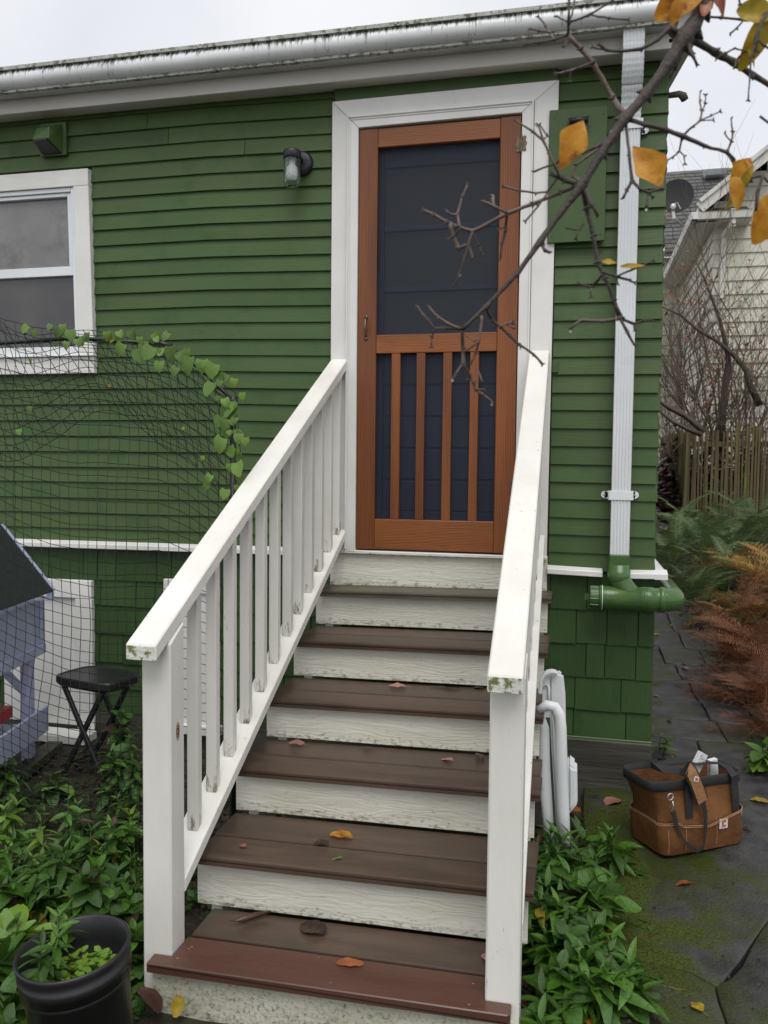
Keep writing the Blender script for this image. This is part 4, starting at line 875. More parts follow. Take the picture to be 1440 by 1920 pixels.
def scatter_cover(n_, region, name, mat, size, label, cat, seed, hmax=.05, cond=None):
    RR = random.Random(seed); mb = MB(); k = 0
    while k < n_:
        x, y = RR.uniform(region[0], region[1]), RR.uniform(region[2], region[3])
        if cond and not cond(x, y): k += 1; continue
        dn = noise.noise(Vector((x*4, y*4, seed)))
        if dn < -.12: k += 1; continue
        z = zg(x, y)+RR.uniform(.0, hmax)*(.5+max(0, dn)); s_ = size*RR.uniform(.5, 1.3); a_ = RR.uniform(0, 6.28)
        dx = Vector((math.cos(a_), math.sin(a_), RR.uniform(-.4, .6)))*s_; dy = Vector((-math.sin(a_), math.cos(a_), RR.uniform(-.5, .5)))*s_*.55; c_ = Vector((x, y, z)); q = len(mb.v)
        mb.v += [c_-dx, c_-dx*.1-dy, c_+dx, c_-dx*.1+dy]; mb.f += [[q, q+1, q+2, q+3]]; k += 1
    return tag(mb.build(name, mat), label, cat, kind='stuff')
scatter_cover(9000, (-2.3, -.15, -2.4, -.25), 'ground_cover', 'cover', .012, 'small leaved green ground cover in the left bed', 'ground cover', 4, .06, lambda x, y: not (x < -.75 and y > -.55))
scatter_cover(2200, (-1.1, -.17, -2.3, -.9), 'ground_cover', 'leafB', .02, 'low mixed weeds between the bed plants', 'weeds', 14, .12, lambda x, y: not (x < -.75 and y > -.55))
scatter_cover(1500, (-2.0, -.2, -1.0, -.05), 'leaf_litter', 'brownleaf', .022, 'dark red brown leaf litter on the soil under the stool', 'leaf litter', 8, .02)
scatter_cover(900, (-.6, -.17, -2.2, -1.72), 'clover_patch', 'leafC', .011, 'tiny round lime leaves at the foot of the bottom step', 'ground cover', 21, .04)

blade = [leafmesh('grass_blade', 1, .035, .3+.3*i, .5, 7, 'lance') for i in range(3)]
for b_ in blade: b_.materials.append(MT['leafC'])
for x, y, n_, L_, lb_ in ((262, 1725, 12, .13, 'thin pale grass tuft between the black pot and the white post'), (255, 1650, 9, .14, 'grass tuft against the left side of the white post'), (30, 1665, 9, .16, 'loose grass tuft at the left edge above the pot'), (470, 1500, 7, .10, 'grass blades poking out beside the second riser'), (95, 1700, 8, .12, 'yellowish grass tuft just behind the pot rim'), (180, 1915, 5, .10, 'pale stalks rising at the bottom edge by the pot')):
    p = PZ(x, y, -1.22); t = thing('grass_tuft', lb_, 'grass tuft', (p.x, p.y, zg(p.x, p.y)-.01))
    for i in range(n_):
        a = R3.uniform(0, 6.28); e = R3.uniform(.5, 1.35); inst('blade', blade[i % 3], t, (R3.uniform(-.02, .02), R3.uniform(-.02, .02), 0), aim((math.cos(a)*math.cos(e), math.sin(a)*math.cos(e), math.sin(e))), L_*R3.uniform(.7, 1.3), R3.choice(['leafC', 'leafB', 'vine']))
def hit(px, py):
    d = ray(px, py); t = 1.0
    while t < 25:
        q = CP+d*t
        if q.z < zg(q.x, q.y): return q
        t += .03
    return CP+d*12
# ================================================================== RIGHT SIDE CLUMP OF PLANTS
R4 = random.Random(42)
clump = [(1010, 1560, .20), (1050, 1580, .20), (1085, 1600, .18), (1025, 1615, .20), (1065, 1640, .19), (1100, 1665, .17), (1015, 1665, .18), (1045, 1700, .18), (1085, 1710, .18), (1120, 1690, .15), (1110, 1745, .16), (1065, 1760, .16), (1025, 1755, .13), (1145, 1765, .14), (1095, 1800, .15), (1135, 1815, .14), (1182, 1815, .13), (1050, 1820, .12), (1120, 1850, .10), (1015, 1865, .10), (1005, 1915, .10), (1150, 1572, .14), (1090, 1560, .10), (1165, 1850, .07)]
ORD = ['first', 'second', 'third', 'fourth', 'fifth', 'sixth', 'seventh', 'eighth', 'ninth', 'tenth']
def rowlabels(pts, edges, fmt):
    out = {}
    for e0, e1, nm in edges:
        ids = sorted([i for i, p in enumerate(pts) if e0 <= p[1] < e1], key=lambda i: pts[i][0], reverse=('%rev' in nm))
        for k, i in enumerate(ids): out[i] = fmt % (ORD[k] if k else 'nearest', nm.replace('%rev', ''))
    return out
lab = rowlabels(clump, [(0, 1590, 'white folded chair row'), (1590, 1650, 'second tread row'), (1650, 1725, 'middle row'), (1725, 1790, 'lower middle row'), (1790, 1835, 'lower row'), (1835, 2000, 'front row')], 'glossy plant, %s to the right newel post, %s')
lab[21] = 'glossy green plant standing alone on the moss left of the brown tool bag'
for i, (x, y, h_) in enumerate(clump):
    z = -1.22
    for _ in range(4):
        p = PZ(x, y, z+h_); z = zg(p.x, p.y)
    b_ = (max(p.x, .99), p.y, z)
    nt_ = R4.choice([2, 2, 3]) if h_ > .12 else 1
    tips = [(0, 0, h_)]+[(R4.uniform(-.06, .06), R4.uniform(-.06, .06), h_*R4.uniform(.6, .95)) for _ in range(nt_)]
    leafy_plant('border_plant', lab[i], 'plant', b_, tips, ['leafA', 'leafA', 'leafA', 'leafC'] if i in (7, 12, 17) else ['leafA', 'leafA', 'leafB'], 'oval' if i % 6 == 5 else 'lance', .118*R4.uniform(.9, 1.15), R4, 'glossy green plants beside the stairs', dens=.95)
def px_plant(x, y, h_, kind, leaf, mats, lab_, name='small_plant'):
    z = -1.1
    for _ in range(4): p = PZ(x, y, z+h_); z = zg(p.x, p.y)
    leafy_plant(name, lab_, 'plant', (p.x, p.y, z), [(0, 0, h_), (.03, -.02, h_*.8)], mats, kind, leaf, R4)
px_plant(1238, 1385, .10, 'lance', .09, ['leafA', 'leafB'], 'small light green plant at the foot of the house corner behind the bag')
px_plant(1430, 1400, .14, 'oval', .11, ['leafA', 'leafC'], 'light green leafy plant at the right edge below the rust fern')
scatter_cover(1400, (.95, 1.35, -2.1, -.5), 'weeds_under_plants', 'leafB', .02, 'low weeds and moss between the glossy plants', 'weeds', 33, .03)
scatter_cover(1500, (.92, 1.30, -2.2, -.3), 'leaf_litter', 'brownleaf', .022, 'wet dark red leaf litter beside the stairs', 'leaf litter', 9, .015)
# ================================================================== FOLDED WHITE CHAIR
ch = thing('folded_chair', 'white plastic folded chair leaning upright between the stairs and the shingled wall', 'chair', (1.02, -.72, -1.15))
def pxt(pts, Y, r, name, n=14, bevel=0): return MB().tube([tuple(PY(x, y, Y)) for x, y in pts], r, n).build(name, 'whiteplastic', ch, smooth=True)
pxt([(1010, 1332), (1026, 1322), (1040, 1326), (1048, 1340), (1051, 1365), (1053, 1440), (1056, 1520), (1060, 1625)], -.80, [.016, .020, .022, .023, .023, .023, .0235, .0235], 'leg')
pxt([(1012, 1345), (1019, 1365), (1021, 1440), (1026, 1520), (1030, 1620)], -.76, [.021, .022, .022, .022, .022], 'leg')
def slab_px(poly, Y0, Y1, name, bev=.008, mat='whiteplastic', par=ch):
    P = [PY(x, y, (Y0+Y1)/2) for x, y in poly]
    return MB().prism([(p.x, p.z) for p in P], 'y', Y0, Y1).build(name, mat, par, bev, seg=2)
slab_px([(1030, 1262), (1044, 1256), (1056, 1264), (1060, 1300), (1062, 1400), (1064, 1475), (1066, 1590), (1046, 1590), (1034, 1400), (1030, 1300)], -.70, -.655, 'backrest', .009)
slab_px([(1009, 1300), (1011, 1272), (1022, 1258), (1034, 1255), (1045, 1258), (1046, 1262), (1034, 1262), (1024, 1266), (1018, 1276), (1017, 1300)], -.735, -.70, 'top_frame', .004)
slab_px([(1017, 1300), (1018, 1276), (1025, 1267), (1031, 1265), (1031, 1345), (1016, 1345)], -.705, -.70, 'recess', .001)
slab_px([(1064, 1420), (1082, 1434), (1083, 1492), (1081, 1500), (1064, 1520)], -.74, -.62, 'seat', .012)
pxt([(1018, 1290), (1024, 1282), (1029, 1288), (1029, 1330)], -.712, .005, 'rib', 8)
# ================================================================== TOOL BAG
gz = zg(1.45, -.5)+.02
b0, b1 = PZ(1246, 1609, gz), PZ(1393, 1581, gz)
fu = (b1-b0); W_ = fu.length; fu.normalize(); fv = Vector((-fu.y, fu.x, 0)); D_ = .215
bag = thing('tool_bag', 'brown canvas open top tool bag with black straps on the mossy patio', 'tool bag', ((b0+fu*W_/2+fv*D_/2).x, (b0+fu*W_/2+fv*D_/2).y, gz))
def bp(a, b_, z): q = b0+fu*a+fv*b_; return Vector((q.x, q.y, gz+z))
def ring(a0, a1, c0, c1, z, n=48, ex=.28, wob=0, tilt=0):
    out = []
    for i in range(n):
        t = 2*math.pi*i/n+math.pi/4; c_, s_ = math.cos(t), math.sin(t)
        a = (a0+a1)/2+(a1-a0)/2*math.copysign(abs(c_)**ex, c_); b_ = (c0+c1)/2+(c1-c0)/2*math.copysign(abs(s_)**ex, s_)
        zz = z+tilt*(a1-a)/(a1-a0)
        q = bp(a, b_, zz); w3 = noise.noise(q*16)*wob+noise.noise(q*7)*wob*1.2
        out.append(q+fv*(-w3 if s_ < 0 else w3)+fu*(w3*.6))
    return out
def loft(rings, name, mat, par, smooth=True, closeb=False, closet=False):
    mb = MB(); n = len(rings[0])
    for r_ in rings: mb.v += r_
    for i in range(len(rings)-1):
        for k in range(n): mb.f.append([i*n+k, i*n+(k+1) % n, (i+1)*n+(k+1) % n, (i+1)*n+k])
    if closeb: mb.f.append(list(range(n))[::-1])
    if closet: mb.f.append([(len(rings)-1)*n+k for k in range(n)])
    return mb.build(name, mat, par, smooth=smooth)
body = [ring(.005, W_-.005, .005, D_-.005, 0, wob=0), ring(-.004, W_+.004, -.004, D_+.004, .012, wob=.002), ring(-.006, W_+.006, -.010, D_+.01, .06, wob=.008), ring(-.012, W_+.004, -.012, D_+.012, .11, wob=.014),
        ring(-.012, W_+.0, -.002, D_+.004, .145, wob=.016), ring(-.018, W_-.004, .006, D_, .19, wob=.016), ring(-.040, W_-.002, .012, D_-.004, .235, wob=.010, tilt=.0), ring(-.062, W_+.002, .014, D_-.004, .268, wob=.006, tilt=.012)]
loft(body, 'body', 'canvas', bag, closeb=True)
inner = [ring(-.058, W_-.002, .018, D_-.008, .270, wob=.006, tilt=.012), ring(-.036, W_-.006, .016, D_-.008, .235, wob=.01), ring(-.01, W_-.01, .012, D_-.01, .17, wob=.01), ring(0, W_-.01, .012, D_-.01, .10)]
loft(inner, 'lining', 'canvas', bag)
fl = MB(); fl.v = ring(.0, W_-.012, .014, D_-.012, .14); fl.f = [list(range(48))]; fl.build('contents', 'black', bag)
loft([ring(-.061, W_+.003, .011, D_-.001, .252, wob=.006, tilt=.012), ring(-.066, W_+.006, .008, D_+.001, .256, wob=.006, tilt=.012), ring(-.070, W_+.007, .008, D_+.001, .292, wob=.006, tilt=.012), ring(-.066, W_+.003, .012, D_-.003, .296, wob=.006, tilt=.012), ring(-.058, W_-.003, .018, D_-.008, .27, wob=.006, tilt=.012)], 'rim_binding', 'web', bag)
# bellows pocket round the lower half
def rgn(i, n=48):   # front + left sides only
    return True
lowp = [ring(-.008, W_+.008, -.008, D_+.012, .008, wob=.003), ring(-.014, W_+.012, -.020, D_+.016, .06, wob=.014), ring(-.018, W_+.010, -.020, D_+.016, .11, wob=.016)]
top = ring(-.018, W_+.008, -.016, D_+.012, .135, wob=.016)
for i, q in enumerate(top):
    a = (q-b0).dot(fu); q.z += (.012 if a > .24 else (-.012 if a > .06 else .004))+.006*math.sin(a*22)
lowp.append(top); loft(lowp, 'pocket_band', 'canvas', bag)
for off in (-.0015, -.008):
    MB().tube([tuple(q+Vector((0, 0, off))-fv*(.002 if i > 23 and i < 48 else 0)+(q-Vector((*bag.location.xy, q.z))).normalized()*.002) for i, q in enumerate(top+[top[0]])], .0010, 4).build('stitching', 'thread', bag)
for x, yy in ((1246, (1535, 1605)), (1280, (1530, 1548)), (1374, (1520, 1536)), (1198, (1528, 1542))):
    pass
def FP(px, py, off=0):   # pixel onto the bag's front face plane, pushed outwards by off
    d = ray(px, py); n = -fv; o_ = b0+n*off; t = (o_-CP).dot(n)/d.dot(n); return CP+d*t
def ribbon(pts, w_, name, mat, par, th=.0022, wdir=None):
    mb = MB(); n = len(pts); wl = w_ if hasattr(w_, '__len__') else [w_]*n
    for i, p in enumerate(pts):
        d = (pts[min(i+1, n-1)]-pts[max(i-1, 0)]).normalized()
        side = d.cross(-fv) if wdir is None else Vector(wdir[i] if isinstance(wdir, list) else wdir)
        side = (side-d*side.dot(d)).normalized(); nn = d.cross(side).normalized()
        mb.v += [p-side*wl[i]/2, p+side*wl[i]/2, p+side*wl[i]/2+nn*th, p-side*wl[i]/2+nn*th]
    for i in range(n-1):
        for k in range(4): mb.f.append([i*4+k, i*4+(k+1) % 4, (i+1)*4+(k+1) % 4, (i+1)*4+k])
    mb.f += [[3, 2, 1, 0], [4*(n-1)+k for k in range(4)]]
    return mb.build(name, mat, par, smooth=False)
for a_, za, zb_ in ((.0, .01, .12), (.085, .01, .125), (.235, .012, .14), (.36, .11, .146), (.15, .02, .12)):
    mb = MB(); P0 = [bp(a_, -.0215-.003*math.sin(7*k), .02+za+(zb_-za-.02)*k/6) for k in range(7)]; mb.tube(P0, .0008, 4); mb.build('pocket_seam', 'thread' if a_ != .15 else 'canvas', bag)
def up_(a, pts): return [bp(a+da, b_, z) for da, b_, z in pts]
# carry handles: front one over the rim, back one flopped left
arc = [(0, -.014, .15), (0, -.012, .20), (0.0, -.004, .25), (.004, -.004, .292), (.012, .02, .318), (.03, .05, .328)]
fr = up_(.105, arc)+[bp(.19, .085, .325), bp(.26, .085, .322)]+[bp(.335-da, b_, z) for da, b_, z in arc[::-1]]
ribbon(fr, .034, 'carry_handle', 'web', bag, wdir=[tuple(fu)]*5+[tuple(fu*.4+fv)]+[tuple(fv)]*2+[tuple(-fu*.4+fv)]+[tuple(fu)]*5)
bk = [bp(.16, D_+.004, .20), bp(.155, D_+.002, .30), bp(.12, D_-.01, .335), bp(.06, D_-.05, .345), bp(.015, D_-.10, .335), bp(.05, D_-.13, .322), bp(.11, D_-.14, .312), bp(.14, D_-.145, .302)]
ribbon(bk, .034, 'carry_handle', 'web', bag, wdir=[tuple(fu)]*2+[(0, 0, 1)]*2+[tuple(fv*.6+Vector((0, 0, .7)))]+[(fv.x*.6, fv.y*.6, .6)]*3)
# D ring, clip, shoulder strap and pad
dr = FP(1257, 1494, .022)
MB().tube([tuple(dr+fu*(.013*math.cos(t))+Vector((0, 0, .013*math.sin(t)))) for t in [i*math.pi/8 for i in range(17)]], .002, 6).build('d_ring', 'steel', bag, smooth=True)
MB().tube([tuple(FP(1261, 1502, .026)), tuple(FP(1263, 1512, .028)), tuple(FP(1258, 1520, .026)), tuple(FP(1262, 1524, .026))], .003, 6).build('snap_hook', 'steel', bag, smooth=True)
sp2 = [FP(*q) for q in ((1262, 1521, .026), (1266, 1535, .028), (1272, 1555, .030), (1282, 1575, .034), (1296, 1590, .038), (1308, 1596, .040), (1317, 1592, .040), (1322, 1575, .038), (1324, 1545, .034), (1322, 1520, .030), (1318, 1502, .026))]
ribbon(sp2, [.022, .018, .012, .008, .012, .014, .012, .010, .014, .020, .024], 'shoulder_strap', 'web', bag)
pad = [FP(1317, 1503, .026), FP(1311, 1485, .028), FP(1304, 1466, .028), FP(1297, 1450, .026), FP(1290, 1441, .015), bp(.125, .05, .325)]
ribbon([p-Vector((0, 0, .0)) for p in pad], .060, 'pad_edging', 'web', bag, th=.003)
ribbon([p-fv*.0035 for p in pad], .046, 'shoulder_pad', 'canvasl', bag, th=.003)
q = FP(1306, 1461, .034)
def quad_tag(c, w2, h2, name, mat, par, off=0, tilt=0):
    r_ = Matrix.Rotation(tilt, 3, fv); a_, z_ = r_@fu, r_@Vector((0, 0, 1)); c = c-fv*off
    return MB().hexa([c-a_*w2-z_*h2, c+a_*w2-z_*h2, c+a_*w2-z_*h2+fv*.0015, c-a_*w2-z_*h2+fv*.0015, c-a_*w2+z_*h2, c+a_*w2+z_*h2, c+a_*w2+z_*h2+fv*.0015, c-a_*w2+z_*h2+fv*.0015]).build(name, mat, par)
quad_tag(q, .011, .010, 'pad_patch', 'paper', bag, 0, .25); quad_tag(q, .006, .006, 'pad_mark', 'orange', bag, .0012, .25)
# woven patch with its wave mark
q = FP(1357, 1544, .026)
pt_ = quad_tag(q, .0205, .020, 'logo_patch', 'paper', bag)
mb = MB()
def blob(pts, name='logo_mark'):
    v = [q-fv*.0022+fu*x+Vector((0, 0, z)) for x, z in pts]; n = len(v)
    MB().add(v+[p+fv*.001 for p in v], [list(range(n)), list(range(2*n-1, n-1, -1))]+[[i, i+n, (i+1) % n+n, (i+1) % n] for i in range(n)]).build(name, 'orange', pt_)
oc = [(.0025+.0125*math.cos(t), .002+.0125*math.sin(t)) for t in [math.radians(a) for a in range(60, 281, 20)]]
ic = [(.0045+.006*math.cos(t), .0005+.006*math.sin(t)) for t in [math.radians(a) for a in range(280, 59, -20)]]
blob(oc+[(.012, -.011), (.008, -.0035)]+ic+[(.010, .006), (.013, .010)]); blob([(-.016, -.012), (-.006, -.013), (.006, -.0125), (-.004, -.010), (-.011, -.0085)])
# boxes and papers in the bag
def box_in(c, ax, az, an, a2, z2, n2, name, mat, par=bag):
    return MB().hexa([c-ax*a2-az*z2-an*n2, c+ax*a2-az*z2-an*n2, c+ax*a2-az*z2+an*n2, c-ax*a2-az*z2+an*n2, c-ax*a2+az*z2-an*n2, c+ax*a2+az*z2-an*n2, c+ax*a2+az*z2+an*n2, c-ax*a2+az*z2+an*n2]).build(name, mat, par, .001)
for i, (cc, tl, w2) in enumerate((((1312, 1424), .55, .021), ((1336, 1436), -.1, .020))):
    c = FP(cc[0], cc[1], -.10); r_ = Matrix.Rotation(tl, 3, fv); ax, az = r_@fu, r_@Vector((0, 0, 1))
    t = thing('boxed_part', ['white box with blue printed label standing in the tool bag', 'plain whitish carton leaning in the right half of the tool bag'][i], 'box', c-az*.05)
    box_in(c-az*.02, ax, az, fv, w2, .05, .010, 'box', 'paper', t)
    if i == 0:
        for k in range(7):
            for m_ in range(5):
                if R4.random() < .7: box_in(c-fv*.0104+az*(.022-.008*k)+ax*(-.014+.007*m_), ax, az, fv, R4.uniform(.001, .003), .0018, .0003, 'print_mark', 'ink', t)
# ================================================================== FERNS
def frond(name, pairs, pl_, droop, bip, seed):
    RR = random.Random(seed); v = []; f = []; n = pairs
    def P(t): return Vector((.03*math.sin(t*5+seed), t*(1-.12*droop*t), .35*t*(1-t)*(.5+droop)-.42*droop*t*t))
    for i in range(12):
        a, b_ = P(i/12), P((i+1)/12); r1 = .006*(1-i/13); k = len(v)
        v += [a+Vector((-r1, 0, 0)), a+Vector((r1, 0, 0)), b_+Vector((r1, 0, 0)), b_+Vector((-r1, 0, 0))]; f.append([k, k+1, k+2, k+3])
    for i in range(n):
        t = .16+.83*i/n; c = P(t); L_ = pl_*(math.sin(math.pi*min(1, .12+.86*((t-.16)/.84)))**.75)*(1-.25*t)*RR.uniform(.85, 1.1)
        for s_ in (-1, 1):
            d = Vector((s_*math.cos(.35+.3*t), math.sin(.35+.3*t), RR.uniform(-.35, .05)))
            if bip:
                m_ = 9
                for q in range(m_):
                    u_ = (q+.6)/m_; cc = c+d*L_*u_+Vector((0, 0, -.25*L_*u_*u_)); l2 = L_*.17*(1-u_)**.6+.003
                    for s2 in (-1, 1):
                        e = Vector((s_*.35, s2*1.0, RR.uniform(-.5, .2)))*l2; w2 = d*L_*.030; k = len(v)
                        v += [cc-w2, cc+e*.6-w2*.2, cc+e, cc+e*.5+w2*1.0, cc+w2]; f.append([k, k+1, k+2, k+3, k+4])
            else:
                w2 = Vector((0, 1, .15))*L_*.046; k = len(v); m1 = c+d*L_*.45+Vector((0, 0, .02*L_)); e1 = c+d*L_+Vector((0, 0, -.12*L_))
                v += [c-w2*.7, m1-w2, e1, m1+w2, c+w2*.9]; f.append([k, k+1, k+2, k+3, k+4])
    me = bpy.data.meshes.new(name); me.from_pydata(v, [], f); me.update(); me.materials.append(MT['fern']); return me
FG = [frond('fern_frond', 38, .15, .5+.35*i, False, i) for i in range(3)]; FB = [frond('rust_frond', 20, .26, .5+.45*i, True, i+5) for i in range(3)]
def fern(px, py, z, n_, L_, mats, fr, label, name, RR, el=(.3, 1.1), face=None):
    p = hit(px, py); z = p.z
    t = thing(name, label, 'fern', (p.x, p.y, z-.01), None)
    for i in range(n_):
        a = RR.uniform(0, 6.28) if face is None else face+RR.uniform(-1.3, 1.3); e = RR.uniform(*el)
        inst('frond', fr[RR.randrange(3)], t, (RR.uniform(-.04, .04), RR.uniform(-.04, .04), 0), aim((math.cos(a)*math.cos(e), math.sin(a)*math.cos(e), math.sin(e)), RR.uniform(-.4, .4)), L_*RR.uniform(.75, 1.32), RR.choice(mats))
RF = random.Random(12)
for x, y, n_, L_, lb_ in ((1262, 1075, 20, .85, 'grey green sword fern closest to the house corner behind the drain elbow'), (1315, 1050, 22, 1.0, 'large green sword fern below the left end of the picket fence'), (1375, 1030, 18, .9, 'green sword fern at the fence foot above the rust ferns'), (1300, 1135, 18, .62, 'dark green fern arching over the path beside the drain elbow'), (1355, 1110, 16, .75, 'green fern half hidden behind golden fronds right of the path'), (1275, 1010, 14, .9, 'small upright green fern beside the dark rocks'), (1340, 1180, 9, .4, 'short yellow green fern on the path edge'), (1420, 1020, 16, .9, 'green fern at the right edge just below the fence')):
    fern(x, y, -.9, n_, L_, ['fern'], FG, lb_, 'sword_fern', RF, (.35, 1.25))
for x, y, n_, L_, mm, lb_ in ((1425, 1110, 16, .85, ['goldfern', 'rustfern'], 'tall golden brown fern at the right edge in front of the fence'), (1392, 1180, 16, .62, ['goldfern', 'rustfern', 'goldfern'], 'tan and rust fern behind the dark red ferns'), (1405, 1255, 20, .58, ['rustfern'], 'dark rust brown fern hanging over the path edge'), (1445, 1300, 18, .62, ['rustfern'], 'rust brown fern lowest at the right edge of the path'), (1352, 1240, 9, .38, ['rustfern', 'goldfern'], 'small brown fern tips nearest the house corner on the path'), (1470, 1160, 18, .8, ['rustfern', 'goldfern'], 'orange brown fern cut by the right edge of the photo'), (1455, 1390, 12, .36, ['rustfern'], 'small dark red fern beside the light green plant'), (1412, 1335, 16, .48, ['rustfern'], 'drooping dark red fern above the tool bag')):
    fern(x, y, -1.05, n_, L_, mm, FB, lb_, 'rust_fern', RF, (.15, 1.25))
scatter_cover(3600, (2.4, 4.5, .2, 7.6), 'ivy_cover', 'cover', .035, 'dark green ivy covering the slope under the ferns', 'ivy', 51, .12)
scatter_cover(2500, (2.0, 3.2, .0, 6.0), 'leaf_litter', 'brownleaf', .028, 'dark wet leaf litter under the ferns right of the path', 'leaf litter', 52, .04)
scatter_cover(260, (1.45, 2.4, .3, 4.8), 'path_litter', 'rustleaf', .018, 'small rust coloured leaf bits scattered over the flagstones', 'leaf litter', 53, .02)
# rocks
rk = [(1252, 935, .11), (1272, 948, .15), (1300, 942, .10), (1262, 968, .13), (1290, 970, .12), (1250, 985, .10), (1312, 955, .09), (1240, 955, .12), (1278, 925, .09)]
rt = ['uppermost left', 'broadest middle', 'uppermost right', 'lower left', 'lower right', 'lowest', 'rightmost', 'leftmost by the siding', 'smallest at the fence foot']
for (x, y, s_), nm in zip(rk, rt):
    p = hit(x, y+14)+Vector((0, 0, .05)); bm = bmesh.new(); bmesh.ops.create_icosphere(bm, subdivisions=2, radius=1)
    for v_ in bm.verts: v_.co = Vector((v_.co.x*1.5, v_.co.y, v_.co.z*.62))*s_*(1+.35*noise.noise(v_.co*1.5+Vector((x, y, 0))))
    bmesh.ops.delete(bm, geom=[], context='VERTS'); me = bpy.data.meshes.new('rock'); bm.to_mesh(me); bm.free(); me.materials.append(MT['rock'])
    o = bpy.data.objects.new('rock', me); COL.objects.link(o); o.location = p; o.rotation_euler = (R4.uniform(-.3, .3), R4.uniform(-.3, .3), R4.uniform(0, 3))
    tag(o, 'wet black rock, %s in the pile behind the house corner' % nm, 'rock', 'wet black rocks by the fence')
#MB().hexa([tuple(PY(x, y, Y)) for x, y, Y in ((1232, 1010, 5.4), (1330, 1010, 5.4), (1330, 1000, 7.4), (1232, 1000, 7.4), (1232, 985, 5.4), (1330, 985, 5.4), (1330, 950, 7.4), (1232, 950, 7.4))]).build('stone_bank', 'rock'); tag(bpy.data.objects['stone_bank'], kind='structure')
# ================================================================== PICKET FENCE
fn = thing('picket_fence', 'mossy weathered grape stake picket fence behind the ferns', 'fence', (3.2, 8, -.4))
RP = random.Random(77)
def picket(x, y, w_, z0_, z1_, lean, dirx=True):
    t = .012; a = Vector((1, 0, 0)) if dirx else Vector((.15, 1, 0)).normalized(); b_ = Vector((0, t, 0)) if dirx else Vector((t, 0, 0)); p0 = Vector((x, y, z0_)); p1 = Vector((x, y, z1_))+a*lean
    MB().hexa([p0-a*w_/2-b_, p0+a*w_/2-b_, p0+a*w_/2+b_, p0-a*w_/2+b_, p1-a*w_*.32-b_*.6, p1+a*w_*.28-b_*.6, p1+a*w_*.28+b_*.6, p1-a*w_*.32+b_*.6]).build('picket', 'picket', fn)
x = 2.50
while x < 5.2:
    w_ = RP.uniform(.028, .046); picket(x, 8+RP.uniform(-.01, .01), w_, -.42, .93+RP.uniform(-.05, .07)+(.08 if x > 3.1 else 0), RP.uniform(-.02, .02)); x += w_+RP.uniform(.001, .010)
y = 8.05
while y < 11.5:
    w_ = RP.uniform(.028, .046); picket(2.49+(y-8)*.15*.0, y, w_, -.35, .95+RP.uniform(-.05, .05), RP.uniform(-.02, .02), False); y += w_+RP.uniform(.05, .09)
for z in (.72, -.1): MB().box(2.5, 5.2, 8.02, 8.06, z, z+.07).build('rail', 'picket', fn); MB().box(2.51, 2.55, 8.07, 11.5, z, z+.07).build('rail', 'picket', fn)
for xx in (2.53, 3.42, 4.6): MB().box(xx-.04, xx+.04, 8.062, 8.14, -.5, 1.0).build('post', 'picket', fn)
# ================================================================== NEIGHBOUR HOUSE
nh = thing('neighbour_house', 'cream sided neighbour house with grey shingle roof and white gutters behind bare shrubs', 'house', (5, 13, -.4))
NX, NY = 3.12, 10.5
MB().box(NX+.03, 10, NY+.03, 26, -.6, 4.6).build('wall', 'cream', nh)
z = -.5; RN = random.Random(5)
while z < 4.5:
    MB().hexa([(NX, NY-.012, z), (10, NY-.012, z), (10, NY+.028, z), (NX, NY+.028, z), (NX, NY+.014, z+.235), (10, NY+.014, z+.235), (10, NY+.028, z+.235), (NX, NY+.028, z+.235)]).build('siding_board', 'cream', nh)
    MB().hexa([(NX-.022, NY, z), (NX+.028, NY, z), (NX+.028, 26, z), (NX-.022, 26, z), (NX+.01, NY, z+.235), (NX+.028, NY, z+.235), (NX+.028, 26, z+.235), (NX+.01, 26, z+.235)]).build('siding_board', 'cream', nh)
    z += .22
e0 = PY(1300, 400, NY-.38); EZ = e0.z; EX = e0.x
rk0 = PY(1312, 390, NY-.38); rk1 = PY(1445, 284, NY-.38); sl_ = (rk1.z-rk0.z)/(rk1.x-rk0.x); AX = rk0.x+3.6; AZ = rk0.z+3.6*sl_
# gable wall courses above the eave
z = 4.5
while z < AZ-.3:
    xl = rk0.x+(z+.1-rk0.z)/sl_+.12; xr = 2*AX-xl
    xl = max(xl, NX)
    if xr > xl: MB().hexa([(xl, NY-.012, z), (xr, NY-.012, z), (xr, NY+.028, z), (xl, NY+.028, z), (xl, NY+.014, z+.235), (xr, NY+.014, z+.235), (xr, NY+.028, z+.235), (xl, NY+.028, z+.235)]).build('siding_board', 'cream', nh)
    z += .22
# rake boards and gable roof
def obox(p0, p1, w_, h_, name, mat, dz_=0, bev=0):
    p0, p1 = Vector(p0), Vector(p1); d = (p1-p0).normalized(); s_ = d.cross(Vector((0, 0, 1))).normalized(); n_ = s_.cross(d)
    c = [p-s_*w_/2*a+n_*h_/2*b_+Vector((0, 0, dz_)) for p in (p0, p1) for a, b_ in ((1, -1), (-1, -1), (-1, 1), (1, 1))]
    return MB().add(c, [(0, 1, 2, 3), (7, 6, 5, 4), (0, 4, 5, 1), (1, 5, 6, 2), (2, 6, 7, 3), (3, 7, 4, 0)]).build(name, mat, nh, bev)
obox((rk0.x, NY-.38, rk0.z), (AX, NY-.38, AZ), .04, .17, 'rake_board', 'creamtrim'); obox((rk0.x, NY-.41, rk0.z+.10), (AX, NY-.41, AZ+.10), .05, .06, 'rake_trim', 'creamtrim')
